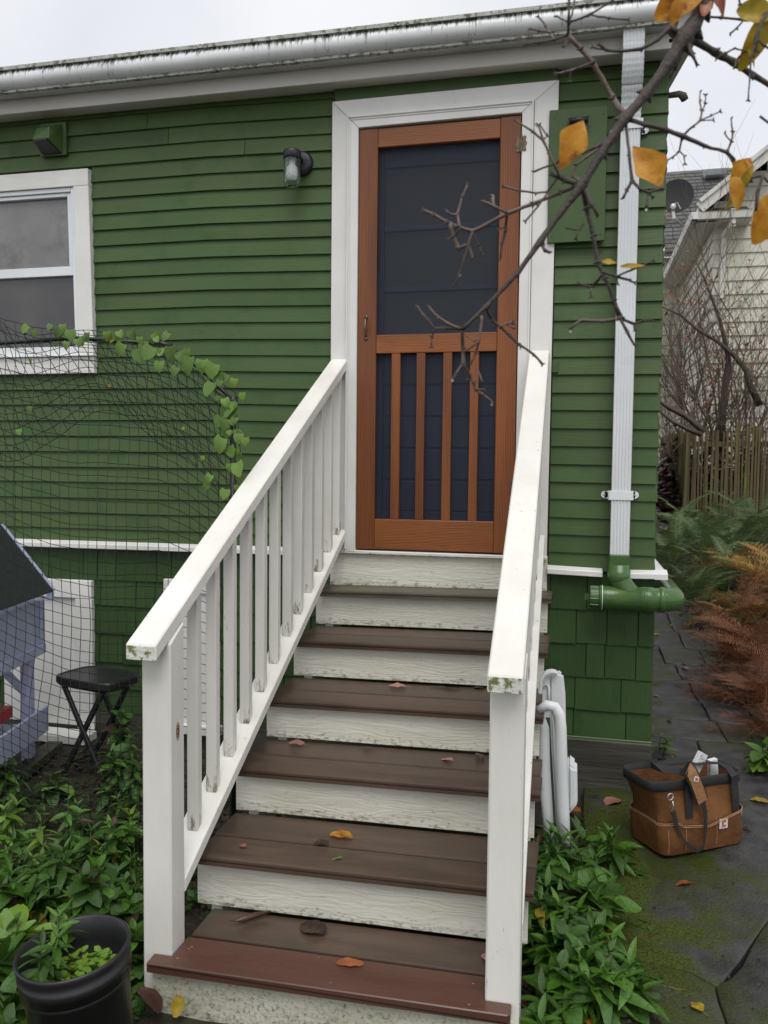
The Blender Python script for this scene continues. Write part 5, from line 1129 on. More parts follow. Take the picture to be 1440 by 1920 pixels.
MB().hexa([(rk0.x, NY-.36, rk0.z), (AX, NY-.36, AZ), (AX, 26, AZ), (rk0.x, 26, rk0.z), (rk0.x, NY-.42, rk0.z+.14), (AX, NY-.42, AZ+.14), (AX, 26, AZ+.14), (rk0.x, 26, rk0.z+.14)]).build('roof', 'roofgrey', nh)
MB().hexa([(AX, NY-.36, AZ), (2*AX-rk0.x, NY-.36, rk0.z), (2*AX-rk0.x, 26, rk0.z), (AX, 26, AZ), (AX, NY-.42, AZ+.14), (2*AX-rk0.x, NY-.42, rk0.z+.14), (2*AX-rk0.x, 26, rk0.z+.14), (AX, 26, AZ+.14)]).build('roof', 'roofgrey', nh)
# eave return with gutter
x1 = PY(1412, 374, NY-.38).x
MB().box(EX+.06, x1, NY-.34, NY+.02, EZ-.14, EZ-.11).build('soffit', 'creamtrim', nh); MB().box(EX+.06, NX+.02, NY-.34, 26, EZ-.145, EZ-.115).build('soffit', 'creamtrim', nh)
MB().prism([(NY-.45, EZ+.0), (NY-.43, EZ-.11), (NY-.34, EZ-.11), (NY-.34, EZ+.0)], 'x', EX-.02, x1).build('gutter', 'creamtrim', nh)
MB().prism([(EX-.05, EZ+.0), (EX-.03, EZ-.11), (EX+.06, EZ-.11), (EX+.06, EZ+.0)], 'y', NY-.45, 26).build('gutter', 'creamtrim', nh)
MB().prism([(NY-.46, EZ+.0), (NY-.34, EZ+.0), (NY+.05, EZ+.20), (NY+.05, EZ+.0)], 'x', EX+.1, x1-.02).build('return_roof', 'roofgrey', nh)
MB().box(EX+.07, EX+.10, NY-.33, 26, EZ-.11, EZ+.1).build('fascia', 'creamtrim', nh)
obox(tuple(PY(1375, 392, NY-.36)), tuple(PY(1374, 420, NY-.36)), .09, .07, 'downspout', 'creamtrim'); obox(tuple(PY(1374, 420, NY-.36)), tuple(PY(1357, 445, NY-.05)), .09, .07, 'downspout', 'creamtrim'); obox(tuple(PY(1357, 445, NY-.05)), tuple(PY(1352, 560, NY-.05)), .09, .07, 'downspout', 'creamtrim')
# window on the receding side wall
def atX_(px, py, X): d = ray(px, py); return CP+d*((X-CP.x)/d.x)
a, b_ = atX_(1262, 560, NX-.03), atX_(1287, 560, NX-.03)
wz0, wz1 = 1.6, 3.4
w2_ = bpy.data.objects.new('window', None); COL.objects.link(w2_); w2_.parent = nh
B('frame', 'creamtrim', w2_, NX-.06, NX-.02, b_.y, b_.y+.14, wz0, wz1, 0); B('frame', 'creamtrim', w2_, NX-.06, NX-.02, a.y-.14, a.y, wz0, wz1, 0); B('frame', 'creamtrim', w2_, NX-.06, NX-.02, b_.y+.14, a.y-.14, wz1-.14, wz1, 0); B('pane', 'dglass', w2_, NX-.04, NX-.025, b_.y+.141, a.y-.141, wz0, wz1-.141, 0)
# rear wing with big shingle roof
gx = PY(1236, 400, 15).x
re0 = PY(1262, 474, 14.6); rr0 = PY(1246, 324, 18.0); rr1 = PY(1400, 312, 18.0)
MB().box(gx-.1, 10, 15.0, 15.2, -.5, re0.z).build('wall', 'cream', nh)
z = 0
while z < re0.z-.2: MB().hexa([(gx-.1, 14.96, z), (10, 14.96, z), (10, 15.0, z), (gx-.1, 15.0, z), (gx-.1, 14.985, z+.22), (10, 14.985, z+.22), (10, 15.0, z+.22), (gx-.1, 15.0, z+.22)]).build('siding_board', 'cream', nh); z += .22
nr = 22; L0 = Vector((gx+.10, 14.6, re0.z)); L1 = Vector((rr0.x-.35, 18.0, rr0.z)); Rr = 9.0
for i in range(nr):
    f0, f1 = i/nr, (i+1.25)/nr; p0 = L0.lerp(L1, f0); p1 = L0.lerp(L1, f1)
    # one strip per course, its lower edge ragged by tab width
    x = p0.x
    mb = MB()
    while x < Rr:
        w_ = RN.uniform(.14, .30); dj = RN.uniform(-.012, .012); xe = x+w_-.012
        mb.hexa([(x, p0.y+dj, p0.z+dj*.8), (xe, p0.y+dj, p0.z+dj*.8), (xe, p1.y, p1.z-.03), (x, p1.y, p1.z-.03), (x, p0.y+dj-.004, p0.z+dj*.8+.03), (xe, p0.y+dj-.004, p0.z+dj*.8+.03), (xe, p1.y, p1.z-.004), (x, p1.y, p1.z-.004)]); x += w_
    mb.build('shingle_course', 'roofgrey', nh)
MB().hexa([(p.x, p.y, p.z-.08) for p in (L0, Vector((Rr, L0.y, L0.z)), Vector((Rr, L1.y, L1.z)), L1)]+[(p.x, p.y, p.z-.03) for p in (L0, Vector((Rr, L0.y, L0.z)), Vector((Rr, L1.y, L1.z)), L1)]).build('roof', 'roofgrey', nh)
obox(tuple(L0+Vector((-.06, -.05, -.05))), tuple(L1+Vector((-.06, 0, -.05))), .10, .2, 'rake_board', 'creamtrim')
vt = PY(1341, 322, 17.4)
MB().hexa([(vt.x-.22, 17.3, vt.z-.10), (vt.x+.22, 17.3, vt.z-.10), (vt.x+.22, 17.6, vt.z-.10), (vt.x-.22, 17.6, vt.z-.10), (vt.x-.26, 17.2, vt.z+.02), (vt.x+.26, 17.2, vt.z+.02), (vt.x+.26, 17.6, vt.z+.09), (vt.x-.26, 17.6, vt.z+.09)]).build('roof_vent', 'alu', nh, .01)
# satellite dish
sdp = PY(1269, 369, 12.2); dish = thing('satellite_dish', 'black oval satellite dish on the neighbour roof seen beside the downspout', 'satellite dish', (sdp.x, 12.4, sdp.z-.6))
mb = MB(); r_ = .295; dn = Vector((-.1, -1, .12)).normalized(); ax = dn.cross(Vector((0, 0, 1))).normalized(); ay = ax.cross(dn)
n = 36
for k in range(8):
    for i in range(n):
        t = 2*math.pi*i/n; q = k/7*r_; mb.v.append(sdp+ax*q*math.cos(t)+ay*q*1.08*math.sin(t)+dn*(q*q*.45))
for k in range(7):
    for i in range(n): mb.f.append([k*n+i, k*n+(i+1) % n, (k+1)*n+(i+1) % n, (k+1)*n+i])
mb.build('reflector', 'web', dish, smooth=True)
mb = MB(); mb.tube([PY(1262, 392, 12.1), PY(1264, 410, 12.0), PY(1281, 424, 12.1)], [.03, .028, .028], 8); mb.build('mast', 'steel', dish)
MB().tube([PY(1258, 385, 12.05), PY(1270, 380, 12.05), PY(1276, 392, 12.05)], .014, 6).build('bracket', 'steel', dish); MB().lathe([(0, -.05), (.05, -.04), (.05, .04), (0, .05)], PY(1262, 388, 12.05), 12, 'y').build('feed_head', 'steel', dish)
# ================================================================== BARE SHRUBS
def grow(mb, RR, p, d, L_, r, depth, tips):
    n = 4; pts = [p]; dd = d.copy()
    for i in range(n):
        dd = (dd+Vector((RR.uniform(-.25, .25), RR.uniform(-.25, .25), RR.uniform(-.12, .18)))*.6).normalized(); pts.append(pts[-1]+dd*L_/n)
    mb.tube(pts, [r*(1-.6*i/n) for i in range(n+1)], 5 if r > .012 else 3, cap=False)
    if depth == 0: tips.append(pts[-1]); return
    for k in range(RR.choice([3, 4, 4]) if depth > 1 else RR.choice([3, 4])):
        i = RR.randrange(1, n+1); q = pts[i]; nd = (dd+Vector((RR.uniform(-.9, .9), RR.uniform(-.6, .6), RR.uniform(-.25, .7)))).normalized()
        grow(mb, RR, q, nd, L_*RR.uniform(.5, .72), r*.5, depth-1, tips)
shr = [(2.60, 9.0, 3.2, 9, 'bare twiggy shrub with orange leaves left at the house corner'), (2.95, 8.7, 3.6, 8, 'bare twiggy shrub standing behind the middle of the picket fence'), (3.35, 8.9, 3.8, 9, 'tall bare shrub with thick crooked limb in front of cream siding'), (3.74, 8.5, 2.4, 15, 'dense brown thicket of bare stems at the right edge'), (2.3, 10.2, 2.8, 5, 'thin bare shrub furthest left against the neighbour side wall')]
for i, (x, y, H, ns, lb_) in enumerate(shr):
    RR = random.Random(100+i); t = thing('bare_shrub', lb_, 'shrub', (x, y, -.4), 'bare shrubs behind the fence'); tips = []
    for k in range(ns):
        mb = MB(); a = RR.uniform(0, 6.28); d = Vector((math.cos(a)*.30, math.sin(a)*.2, 1)).normalized()
        grow(mb, RR, Vector((x+RR.uniform(-.1, .1), y+RR.uniform(-.1, .1), -.4)), d, H*RR.uniform(.5, .75), RR.uniform(.012, .028), 3, tips); mb.build('stem', 'bark2', t)
    if i in (0, 2, 4):
        mb = MB()
        sel = RR.sample(tips, min(len(tips), 220 if i == 0 else 18))
        for q in sel:
            for _ in range(2 if i == 0 else 1):
                c = q+Vector((RR.uniform(-.06, .06), RR.uniform(-.06, .06), RR.uniform(-.1, .05))); s_ = RR.uniform(.022, .045); a = Vector((RR.uniform(-1, 1), RR.uniform(-.4, .4), RR.uniform(-1, 1))).normalized()*s_; b2 = a.orthogonal().normalized()*s_*.6; k = len(mb.v); mb.v += [c-a, c-b2, c+a, c+b2]; mb.f.append([k, k+1, k+2, k+3])
        mb.build('leaves', 'olive' if i != 0 else 'rustleaf', t); t.children[-1]['kind'] = 'stuff'
lim = thing('crooked_limb', 'thick dark crooked bare trunk and limb in front of the cream siding', 'tree', (3.3, 8.4, -.4))
MB().tube([PY(x, y, 8.5) for x, y in ((1352, 850), (1354, 780), (1360, 720), (1366, 680), (1362, 650), (1350, 600), (1335, 560), (1320, 520), (1300, 480))], [.058, .052, .046, .04, .03, .024, .02, .014, .008], 8).build('trunk', 'bark', lim, smooth=True)
MB().tube([PY(x, y, 8.4) for x, y in ((1425, 760), (1405, 720), (1400, 695), (1375, 665), (1345, 640), (1310, 620), (1275, 590), (1240, 575))], [.05, .044, .038, .033, .026, .02, .015, .010], 8).build('limb', 'bark', lim, smooth=True)
MB().tube([PY(x, y, 7.6) for x, y in ((1225, 745), (1255, 765), (1285, 780), (1310, 800), (1318, 812))], [.02, .03, .035, .045, .05], 8).build('limb', 'bark', lim, smooth=True)
MB().tube([PY(x, y, 7.5) for x, y in ((1230, 765), (1260, 790), (1290, 805), (1315, 815))], [.015, .02, .028, .035], 8).build('limb', 'bark', lim, smooth=True)

scatter_cover(14000, (2.2, 5.2, 8.15, 9.4), 'undergrowth', 'brownleaf', .06, 'dark brown undergrowth behind the picket fence', 'undergrowth', 61, 1.3)

scatter_cover(520, (1.15, 2.6, -3.2, -.05), 'grit', 'picket', .0024, 'pale grit scattered over the wet patio', 'grit', 71, .0)
bpy.data.objects['grit'].location.z = .020
scatter_cover(160, (1.15, 1.7, -2.9, -.1), 'litter_bits', 'brownleaf', .007, 'brown leaf crumbs on the mossy patio', 'leaf litter', 72, .0)
bpy.data.objects['litter_bits'].location.z = .021
# ================================================================== FOREGROUND BRANCH
br = thing('foreground_branch', 'dark bare branch with yellow autumn leaves hanging across the upper right', 'tree branch', tuple(PD(1400, -260, 1.3)))
R5 = random.Random(9)
def twig(pts, D=1.35, mat='bark', n=8):
    P = []; W = []
    for i, q in enumerate(pts):
        x, y, w_ = q[:3]; d_ = q[3] if len(q) > 3 else D
        P.append(PD(x, y, d_)); W.append(w_/2/1551*d_)
    # subdivide with slight wander and node swellings
    Q = []; V = []
    for i in range(len(P)-1):
        m_ = max(2, int((P[i+1]-P[i]).length/.012))
        for k in range(m_):
            t = k/m_; p = P[i].lerp(P[i+1], t); w2 = W[i]*(1-t)+W[i+1]*t
            if 0 < k: p = p+Vector((R5.uniform(-1, 1), R5.uniform(-1, 1), R5.uniform(-1, 1)))*.0006
            sw = 1.28 if (k == 0 and i) else (1.0+.10*noise.noise(p*120)+(.18 if R5.random() < .12 else 0)); Q.append(p); V.append(w2*sw)
    Q.append(P[-1]); V.append(W[-1]*1.35)
    return MB().tube(Q, V, n).build('twig', mat, br, smooth=True)
TW = [
 ([(1400, -240, 34), (1345, -50, 31), (1318, 10, 29), (1298, 50, 27), (1283, 70, 31), (1262, 108, 22), (1215, 172, 19), (1172, 222, 19), (1130, 285, 15), (1092, 345, 17), (1052, 398, 11), (1015, 450, 11), (970, 512, 9), (915, 572, 8), (868, 617, 7)], 'bark'),
 ([(1290, 68, 16), (1340, 98, 12), (1376, 117, 12), (1410, 140, 10), (1450, 164, 9), (1520, 200, 9)], 'bark'),
 ([(1182, 225, 9), (1210, 234, 8), (1245, 242, 8), (1280, 255, 8), (1320, 273, 6), (1362, 285, 6), (1378, 300, 4)], 'bark'),
 ([(1280, 255, 5), (1298, 238, 3.5), (1313, 226, 4), (1316, 208, 3), (1312, 190, 2.5), (1313, 172, 2)], 'twig'), ([(1316, 208, 3), (1322, 195, 2.5), (1323, 178, 2)], 'twig'),
 ([(1313, 226, 3), (1332, 218, 2.5), (1350, 209, 2)], 'twig'), ([(1313, 226, 3), (1337, 225, 2)], 'twig'),
 ([(1278, 256, 4), (1274, 283, 3.5), (1262, 294, 3), (1250, 302, 2.5)], 'twig'), ([(1274, 283, 3), (1283, 293, 2.5), (1284, 307, 2)], 'twig'),
 ([(1362, 285, 4), (1371, 266, 3.5), (1374, 248, 3), (1371, 222, 2)], 'twig'), ([(1371, 266, 3), (1359, 250, 2.5)], 'twig'),
 ([(1362, 285, 4), (1375, 305, 3.5)], 'twig'),
 ([(1170, 212, 10), (1150, 185, 9), (1113, 119, 9), (1090, 92, 8), (1065, 66, 8)], 'twig'),
 ([(1065, 66, 5), (1040, 74, 4), (1012, 79, 4), (984, 83, 3)], 'bark'), ([(1040, 74, 4), (1025, 50, 3.5), (1009, 31, 3)], 'twig'), ([(1034, 62, 3), (1012, 58, 3), (993, 54, 3)], 'twig'),
 ([(1065, 66, 5), (1066, 42, 5), (1067, 0, 4), (1068, -30, 3)], 'bark'), ([(1066, 42, 4), (1043, 30, 3)], 'bark'), ([(1066, 42, 4), (1100, 30, 4), (1147, 2, 3), (1165, -12, 3)], 'bark'), ([(1106, 28, 3.5), (1140, 34, 3), (1178, 37, 2.5)], 'bark'), ([(1068, 45, 4), (1076, 10, 3), (1080, -20, 3)], 'bark'),
 ([(1113, 117, 6), (1085, 128, 5), (1062, 135, 5), (1042, 139, 5)], 'twig'), ([(1072, 132, 4), (1068, 152, 3)], 'twig'), ([(1065, 66, 4), (1058, 88, 3)], 'bark'),
 ([(1283, 66, 9), (1255, 52, 9), (1233, 74, 7), (1202, 92, 6), (1165, 96, 5), (1137, 94, 5), (1125, 83, 6)], 'bark'), ([(1137, 94, 4), (1111, 88, 3)], 'twig'),
 ([(1288, 78, 9), (1297, 100, 7), (1307, 122, 4)], 'bark'),
 ([(1312, 30, 5), (1350, 33, 4), (1395, 37, 5), (1405, 38, 5)], 'bark'), ([(1395, 37, 4), (1388, 10, 3.5), (1383, -20, 3)], 'bark'), ([(1395, 37, 4), (1382, 52, 3), (1369, 63, 3)], 'bark'),
 ([(1445, 10, 7), (1428, 40, 6), (1418, 72, 8), (1414, 90, 4), (1408, 105, 3.5), (1406, 140, 3), (1403, 188, 2.5)], 'bark'), ([(1418, 73, 4), (1430, 83, 4), (1450, 98, 3.5)], 'bark'), ([(1418, 73, 3), (1419, 95, 3), (1412, 106, 2.5)], 'bark'), ([(1400, 98, 3), (1378, 90, 3), (1362, 99, 3), (1343, 110, 3)], 'bark'),
 ([(1382, 112, 5), (1378, 127, 3)], 'bark'), ([(1384, 110, 4), (1394, 97, 3)], 'bark'),
 ([(1090, 347, 9), (1060, 338, 8), (1035, 326, 7)], 'bark'), ([(1092, 344, 8), (1075, 330, 5), (1079, 310, 4), (1130, 272, 5)], 'twig'),
 ([(1130, 270, 7), (1095, 285, 5), (1050, 302, 5), (1001, 322, 3)], 'bark'),
 ([(1048, 330, 5), (1043, 316, 4), (1030, 288, 4), (1018, 262, 5), (1000, 247, 4), (966, 225, 3)], 'twig'), ([(1018, 262, 4), (1010, 236, 3), (1008, 232, 3)], 'twig'), ([(1018, 262, 4), (1026, 255, 3), (1012, 234, 2.5)], 'twig'),
 ([(1046, 332, 4), (1026, 360, 3.5), (1005, 362, 3.5), (975, 358, 3.5), (943, 349, 4)], 'twig'), ([(1026, 362, 4), (1010, 385, 3), (985, 415, 3)], 'twig'),
 ([(1090, 348, 8), (1052, 360, 7), (1000, 382, 7), (951, 400, 8), (918, 418, 7), (885, 434, 8), (855, 424, 6), (838, 417, 6), (814, 403, 6), (793, 395, 6)], 'twig'),
 ([(862, 425, 4), (857, 402, 4), (866, 370, 4), (877, 345, 2.5)], 'twig'), ([(857, 402, 4), (845, 402, 4), (836, 396, 5)], 'twig'), ([(951, 400, 5), (928, 388, 5), (918, 383, 5), (903, 377, 4)], 'twig'), ([(926, 387, 4), (923, 368, 6)], 'twig'), ([(951, 402, 5), (948, 430, 5), (942, 455, 4), (938, 486, 3)], 'bark'), ([(948, 426, 3), (935, 430, 2.5)], 'bark'),
 ([(874, 460, 7), (860, 467, 8), (850, 445, 7), (843, 417, 7)], 'twig'), ([(885, 436, 5), (880, 452, 5), (872, 480, 4), (861, 512, 3), (853, 533, 2)], 'bark'), ([(887, 438, 4), (896, 458, 3.5), (905, 478, 3.5)], 'twig'), ([(877, 458, 4), (884, 478, 5), (885, 486, 5)], 'twig'), ([(862, 428, 4), (850, 445, 3.5), (841, 449, 4)], 'twig'),
 ([(1092, 350, 12), (1100, 388, 9), (1112, 440, 8), (1120, 490, 8), (1134, 520, 7), (1150, 560, 7), (1162, 594, 9)], 'bark'),
 ([(1096, 352, 9), (1108, 382, 7), (1121, 405, 5)], 'bark'), ([(1162, 596, 6), (1175, 620, 5), (1190, 648, 3)], 'bark'), ([(1162, 596, 5), (1130, 602, 5), (1090, 600, 5), (1070, 616, 4)], 'twig'), ([(1162, 596, 6), (1188, 607, 5), (1205, 602, 4), (1223, 600, 3)], 'bark'), ([(1188, 607, 4), (1190, 618, 3)], 'bark'),
 ([(1130, 514, 5), (1112, 536, 5), (1107, 538, 4), (1084, 531, 3)], 'bark'), ([(1107, 538, 3), (1108, 556, 2)], 'twig'), ([(1130, 510, 5), (1155, 518, 5), (1180, 525, 4), (1190, 530, 3)], 'bark'), ([(1157, 518, 4), (1185, 506, 3.5), (1224, 489, 3)], 'bark'), ([(1157, 518, 3), (1158, 532, 3)], 'bark'),
 ([(866, 617, 6), (840, 616, 5), (815, 616, 4), (805, 603, 4), (793, 590, 4), (782, 573, 3)], 'twig'), ([(866, 617, 6), (840, 607, 5), (822, 596, 5), (803, 575, 4)], 'twig'), ([(815, 616, 4), (810, 630, 3), (809, 650, 2.5)], 'twig'),
 ([(867, 620, 8), (868, 650, 6), (869, 680, 6), (856, 700, 5), (850, 708, 3)], 'twig'), ([(869, 682, 5), (880, 702, 5), (892, 730, 5), (905, 740, 5), (922, 754, 5)], 'twig'), ([(892, 730, 3.5), (908, 731, 3.5)], 'twig'), ([(869, 660, 4), (885, 650, 3.5), (898, 640, 4), (902, 612, 4), (903, 592, 4)], 'twig'), ([(898, 640, 4), (893, 660, 4), (882, 682, 3)], 'twig'), ([(875, 630, 3), (890, 640, 3)], 'twig'), ([(870, 686, 3), (876, 710, 3), (890, 718, 2.5)], 'twig'), ([(894, 690, 3), (904, 716, 3)], 'twig'),
 ([(911, 578, 6), (922, 600, 5), (938, 612, 5), (955, 628, 5), (972, 645, 4), (1000, 664, 4), (1017, 683, 4)], 'bark'), ([(936, 611, 4), (950, 607, 4), (962, 605, 6)], 'twig'), ([(955, 608, 3), (963, 616, 3)], 'twig'), ([(972, 645, 3), (976, 650, 3)], 'twig'),
 ([(1174, 235, 6), (1180, 290, 5), (1185, 338, 6), (1176, 355, 5), (1168, 372, 4)], 'bark'), ([(1185, 340, 5), (1200, 354, 5), (1216, 361, 5), (1242, 352, 4)], 'bark'), ([(1216, 361, 4), (1212, 388, 4)], 'bark'), ([(1216, 361, 3), (1224, 370, 3)], 'bark'),
 ([(1015, 458, 6), (1022, 470, 6), (1032, 474, 4)], 'bark'), ([(1085, 430, 3), (1080, 448, 2.5)], 'bark'), ([(1062, 428, 3), (1085, 432, 3), (1095, 420, 3)], 'bark'),
 ([(1425, 218, 5), (1450, 236, 4)], 'bark'), ([(1398, 335, 4), (1430, 330, 5), (1420, 362, 6), (1417, 395, 4)], 'bark'), ([(1430, 330, 5), (1450, 350, 4)], 'bark'), ([(1393, 310, 6), (1405, 325, 6), (1408, 340, 5)], 'bark'),
]
for pts, m_ in TW:
    dd = 1.35+R5.uniform(-.05, .05)
    twig([(q[0], q[1], q[2], 1.35 if i == 0 else 1.35+(dd-1.35)*min(1, i)) for i, q in enumerate(pts)], 1.35, m_)
def bleaf(x, y, L_, W_, ang, mat, face=(0, -1, .1), curl=.25, D=1.33, shape='rhomb', nm='leaf'):
    me = leafmesh('autumn_leaf', L_, W_, curl*1.3, .32, 12, shape, .5); me.materials.append(MT[mat])
    p = PD(x, y, D); dirp = rgt*math.cos(ang)+upv*math.sin(ang)+fwd*R5.uniform(-.12, .12)
    o = bpy.data.objects.new(nm, me); COL.objects.link(o); o.parent = br
    o.matrix_basis = Matrix.Translation(p-br.location) @ aim(dirp, 0, tuple(-fwd+upv*.1)); return o
k = 1.35/1551
A_ = math.radians
bleaf(1094, 226, 98*k, 62*k, A_(-116), 'yellow', curl=.12, shape='rhomb')
bleaf(1240, 350, 92*k, 66*k, A_(122), 'yellow', curl=.15)
bleaf(1322, -30, 100*k, 62*k, A_(-150), 'yellow', curl=.2, shape='oval'); bleaf(1285, -10, 60*k, 34*k, A_(-115), 'yellow', curl=.1)
bleaf(1338, -18, 50*k, 30*k, A_(-60), 'rustleaf'); bleaf(1318, 30, 42*k, 22*k, A_(75), 'rustleaf', shape='oval')
bleaf(1450, 20, 100*k, 44*k, A_(-118), 'olive', curl=.3, shape='oval'); bleaf(1448, 30, 66*k, 44*k, A_(170), 'olive', curl=.1, shape='oval'); bleaf(1403, 92, 34*k, 12*k, A_(-60), 'olive'); bleaf(1460, 20, 40*k, 30*k, A_(-110), 'olive')
bleaf(1402, 296, 50*k, 36*k, A_(-125), 'yellow', curl=.2); bleaf(1375, 332, 58*k, 34*k, A_(-78), 'yellow', curl=.2, shape='oval'); bleaf(1412, 310, 72*k, 20*k, A_(-118), 'olive', curl=.6, shape='lance'); bleaf(1395, 300, 24*k, 20*k, A_(-20), 'yellow')
bleaf(1455, 365, 90*k, 62*k, A_(-112), 'yellow', curl=.2, shape='oval')
bleaf(1128, 490, 28*k, 14*k, A_(-5), 'olive', curl=.1); bleaf(1163, 500, 46*k, 12*k, A_(4), 'olive', curl=.1, shape='lance')
# buds along the twigs
RB = random.Random(31); bm_ = MB()
for pts, m_ in TW:
    for q0, q1 in zip(pts, pts[1:]):
        x, y = q1[0], q1[1]
        for s_ in (-1, 1):
            if RB.random() < .75:
                a = math.atan2(q1[1]-q0[1], q1[0]-q0[0])+s_*RB.uniform(.7, 1.3); r_ = max(2.2, q1[2]*.45)*k
                c = PD(x, y, 1.35); d_ = rgt*math.cos(a)-upv*math.sin(a)
                bm_.tube([c, c+d_*r_*1.3, c+d_*r_*2.6], [r_*.8, r_*.75, r_*.15], 5)
tag(bm_.build('buds', 'bark', br, smooth=True), kind='stuff')
# rain drops at a few twig tips
for x, y in ((862, 512), (1107, 541), (1070, 618), (1212, 390), (922, 755), (848, 710)):
    MB().lathe([(0, -.0035), (.0022, -.002), (.0018, .0005), (0, .0022)], PD(x, y+2, 1.35), 10).build('rain_drop', 'glass', br, smooth=True)
# ================================================================== FALLEN LEAVES AND BITS
def fallen(px, py, z, L_, W_, rot, mat, label, shape='oval', curl=.15, tilt=(0, 0), stem=True, cat='leaf', lift=.004, base=False):
    p = PZ(px, py, z); 
    me = leafmesh('fallen_leaf', L_, W_, curl, .12, 9, shape, .2)
    for v_ in me.vertices: v_.co.y -= L_/2; v_.co.z += L_*curl*.25+.006*noise.noise(v_.co*60+Vector((px, py, 0)))
    bm = bmesh.new(); bm.from_mesh(me)
    if stem:
        s0 = Vector((0, -L_/2, .003)); s1 = Vector((.006, -L_*.85, .006)); w2 = Vector((.0009, 0, 0)); q = [bm.verts.new(a) for a in (s0-w2, s0+w2, s1+w2, s1-w2)]; bm.faces.new(q)
    bm.to_mesh(me); bm.free(); me.materials.append(MT[mat])
    o = bpy.data.objects.new('fallen_leaf', me); COL.objects.link(o); o.location = (p.x, p.y, z+lift); o.rotation_euler = (tilt[0], tilt[1], rot)
    return tag(o, label, cat, 'fallen leaves')
T = lambda t: TR[t][1]+.001
fallen(640, 1567, T(2)+.003, .085, .052, A_(80), 'yellow', 'bright yellow orange leaf lying on the second tread', tilt=(.12, .1))
fallen(602, 1581, T(2)+.003, .055, .03, A_(100), 'brownleaf', 'dark wet leaf left of the bright yellow leaf'); fallen(455, 1587, T(2), .03, .018, A_(60), 'pinkleaf', 'pale tan leaf scrap at the left of the second tread', stem=False); fallen(632, 1611, T(2), .034, .016, A_(110), 'vine', 'tiny pale green leaf below the bright yellow leaf', stem=True)
fallen(745, 1287, T(4)+.004, .075, .045, A_(85), 'pinkleaf', 'tan leaf at the back of the fourth tread', tilt=(.1, 0)); fallen(835, 1289, T(4)+.004, .13, .02, A_(95), 'brownleaf', 'thin dark twisted leaf at the back of the fourth tread', 'lance', tilt=(.1, .4)); fallen(895, 1291, T(4)+.002, .06, .025, A_(80), 'brownleaf', 'dark leaf scrap on the fourth tread beside the right rail')
fallen(556, 1394, T(3)+.004, .07, .045, A_(75), 'pinkleaf', 'pinkish leaf on the third tread near its left end', tilt=(.1, 0)); fallen(838, 1425, T(3)+.004, .055, .028, A_(60), 'pinkleaf', 'small light tan leaf in the middle of the third tread'); fallen(900, 1418, T(3)+.015, .06, .045, A_(30), 'brownleaf', 'dark curled leaf against the third riser by the right post', 'rhomb', .5, (.5, .4)); fallen(690, 1404, T(3)+.002, .05, .02, A_(80), 'brownleaf', 'dark crumb of leaf at the back of the third tread')
fallen(587, 1742, T(1)+.004, .10, .07, A_(70), 'brownleaf', 'broad wet brown leaf on the back board of the bottom step', 'oval', .1); fallen(655, 1807, T(1)+.003, .085, .035, A_(92), 'rustleaf', 'orange brown wet leaf across the slot of the bottom step', 'oval', .05, stem=False); fallen(911, 1795, T(1)+.01, .04, .03, A_(10), 'pinkleaf', 'pink leaf tip poking from behind the right newel post')
rl = MB(); pts = [PZ(x, y, T(1)+.012) for x, y in ((430, 1726), (440, 1727), (455, 1723), (480, 1716), (508, 1709))]; rl.tube(pts, [.001, .002, .011, .010, .003], 10); tag(rl.build('fallen_leaf', 'brownleaf', smooth=True), 'dark rolled up leaf at the left of the bottom step', 'leaf', 'fallen leaves')
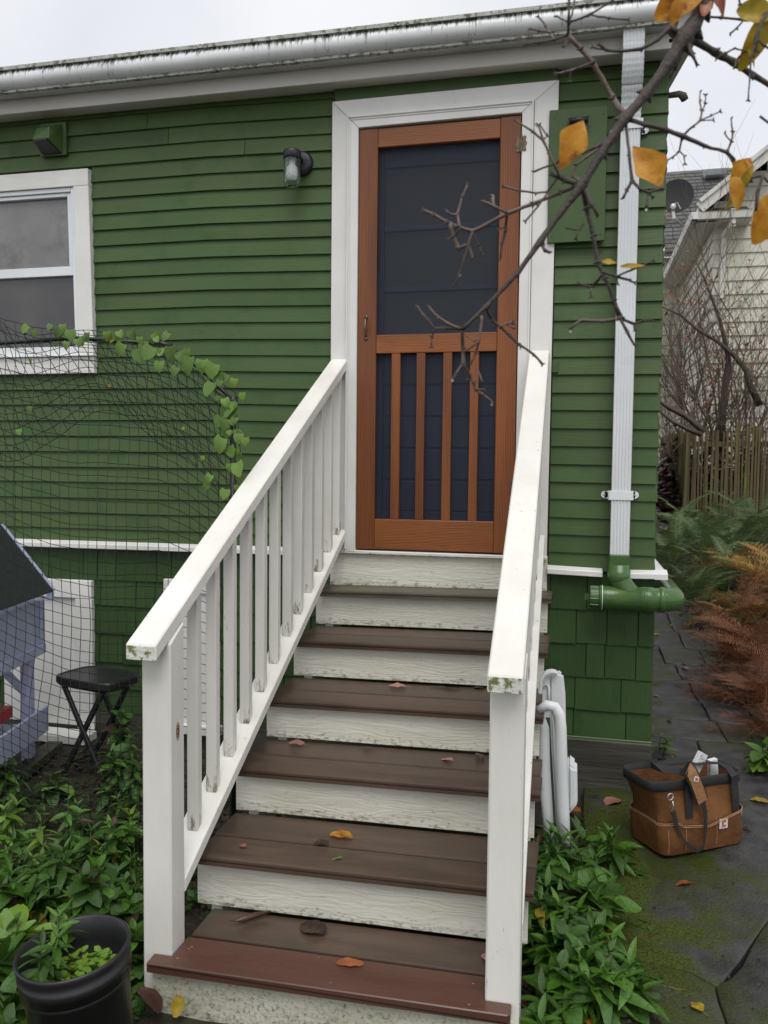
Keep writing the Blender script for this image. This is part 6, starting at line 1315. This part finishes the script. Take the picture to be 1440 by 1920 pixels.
for x, y, L_, W_, ro, mt, lb_, sh_ in ((1148, 1503, .085, .075, 2.0, 'pinkleaf', 'round pinkish brown leaf between the skirt board and the tool bag', 'oval'), (1075, 1519, .07, .055, 1.0, 'rustleaf', 'red leaf beside the foot of the folded white chair', 'oval'), (1282, 1657, .065, .035, 1.9, 'rustleaf', 'rust leaf lying alone on the patio below the tool bag', 'rhomb'),
    (1157, 1700, .075, .04, -.6, 'olive', 'golden brown leaf at the right edge of the glossy plants', 'oval'), (1140, 1752, .085, .06, 2.6, 'rustleaf', 'veined rust leaf among the glossy plants', 'oval'), (1153, 1858, .075, .065, .6, 'rustleaf', 'brown leaf tucked under the lower glossy plants', 'oval'), (1307, 1888, .055, .045, .5, 'olive', 'small yellow green leaf on the lower patio', 'rhomb'),
    (1424, 1501, .075, .05, 1.2, 'olive', 'yellow leaf at the right edge level with the bag top', 'oval'), (1150, 1884, .04, .035, 0, 'vine', 'pale crumpled leaf below the glossy plants', 'rhomb'), (1105, 1914, .06, .05, .2, 'yellow', 'orange leaf at the bottom edge beside the stairs', 'rhomb'), (1062, 1900, .09, .06, 1.2, 'brownleaf', 'dark red leaf under the plants at the bottom edge', 'oval'),
    (1400, 1555, .04, .03, 1, 'brownleaf', 'dull leaf right of the tool bag', 'oval'), (1228, 1190, .08, .05, 1.4, 'olive', 'orange leaf on the flagstones beside the house corner', 'oval'), (1284, 1252, .08, .06, .3, 'pinkleaf', 'pale curled leaf in the middle of the flagstone path', 'rhomb'), (1230, 1305, .04, .03, .8, 'pinkleaf', 'small whitish leaf at the foot of the corner shingles', 'oval'), (1335, 1298, .06, .05, .8, 'olive', 'yellow brown leaf under the rust ferns', 'oval'), (1255, 1352, .05, .03, .2, 'brownleaf', 'dark leaf standing on the mossy path below the shingles', 'rhomb'), (1168, 1905, .05, .04, .2, 'brownleaf', 'dark leaf at the bottom edge of the patio', 'oval'), (1100, 1612, .05, .03, .4, 'rustleaf', 'rust leaf scrap under the upper glossy plants', 'oval')):
    z = -1.12
    for _ in range(4): p = PZ(x, y, z); z = zg(p.x, p.y)+.022
    fallen(x, y, z, L_, W_, ro, mt, lb_, sh_, .25, (.15, .1))
for x, y, ro, mt, lb_, L_ in ((298, 1900, 1.3, 'brownleaf', 'large dark brown leaf leaning on the bottom riser at the left', .10), (328, 1908, .4, 'olive', 'yellow brown leaf on edge in front of the bottom riser', .065)):
    p = PY(x, y, -1.83); me = leafmesh('fallen_leaf', L_, L_*.6, .3, .3, 9, 'oval', .3); me.materials.append(MT[mt]); o = bpy.data.objects.new('fallen_leaf', me); COL.objects.link(o); o.location = p; o.rotation_euler = (.7, .3, ro); tag(o, lb_, 'leaf', 'fallen leaves')
tag(MB().tube([PZ(x, y, zg(1.4, -1.5)+.026) for x, y in ((1222, 1840), (1245, 1848), (1270, 1855), (1297, 1858))], [.0016, .002, .002, .0012], 6).build('fallen_stalk', 'pinkleaf'), 'long pale stalk lying on the patio beside the lower plants', 'stalk')
tag(MB().tube([PZ(x, y, zg(1.4, -1.6)+.026) for x, y in ((1229, 1892), (1236, 1884), (1249, 1876))], .0018, 6).build('fallen_stalk', 'twig'), 'short reddish stick on the patio above the bottom edge', 'stalk')
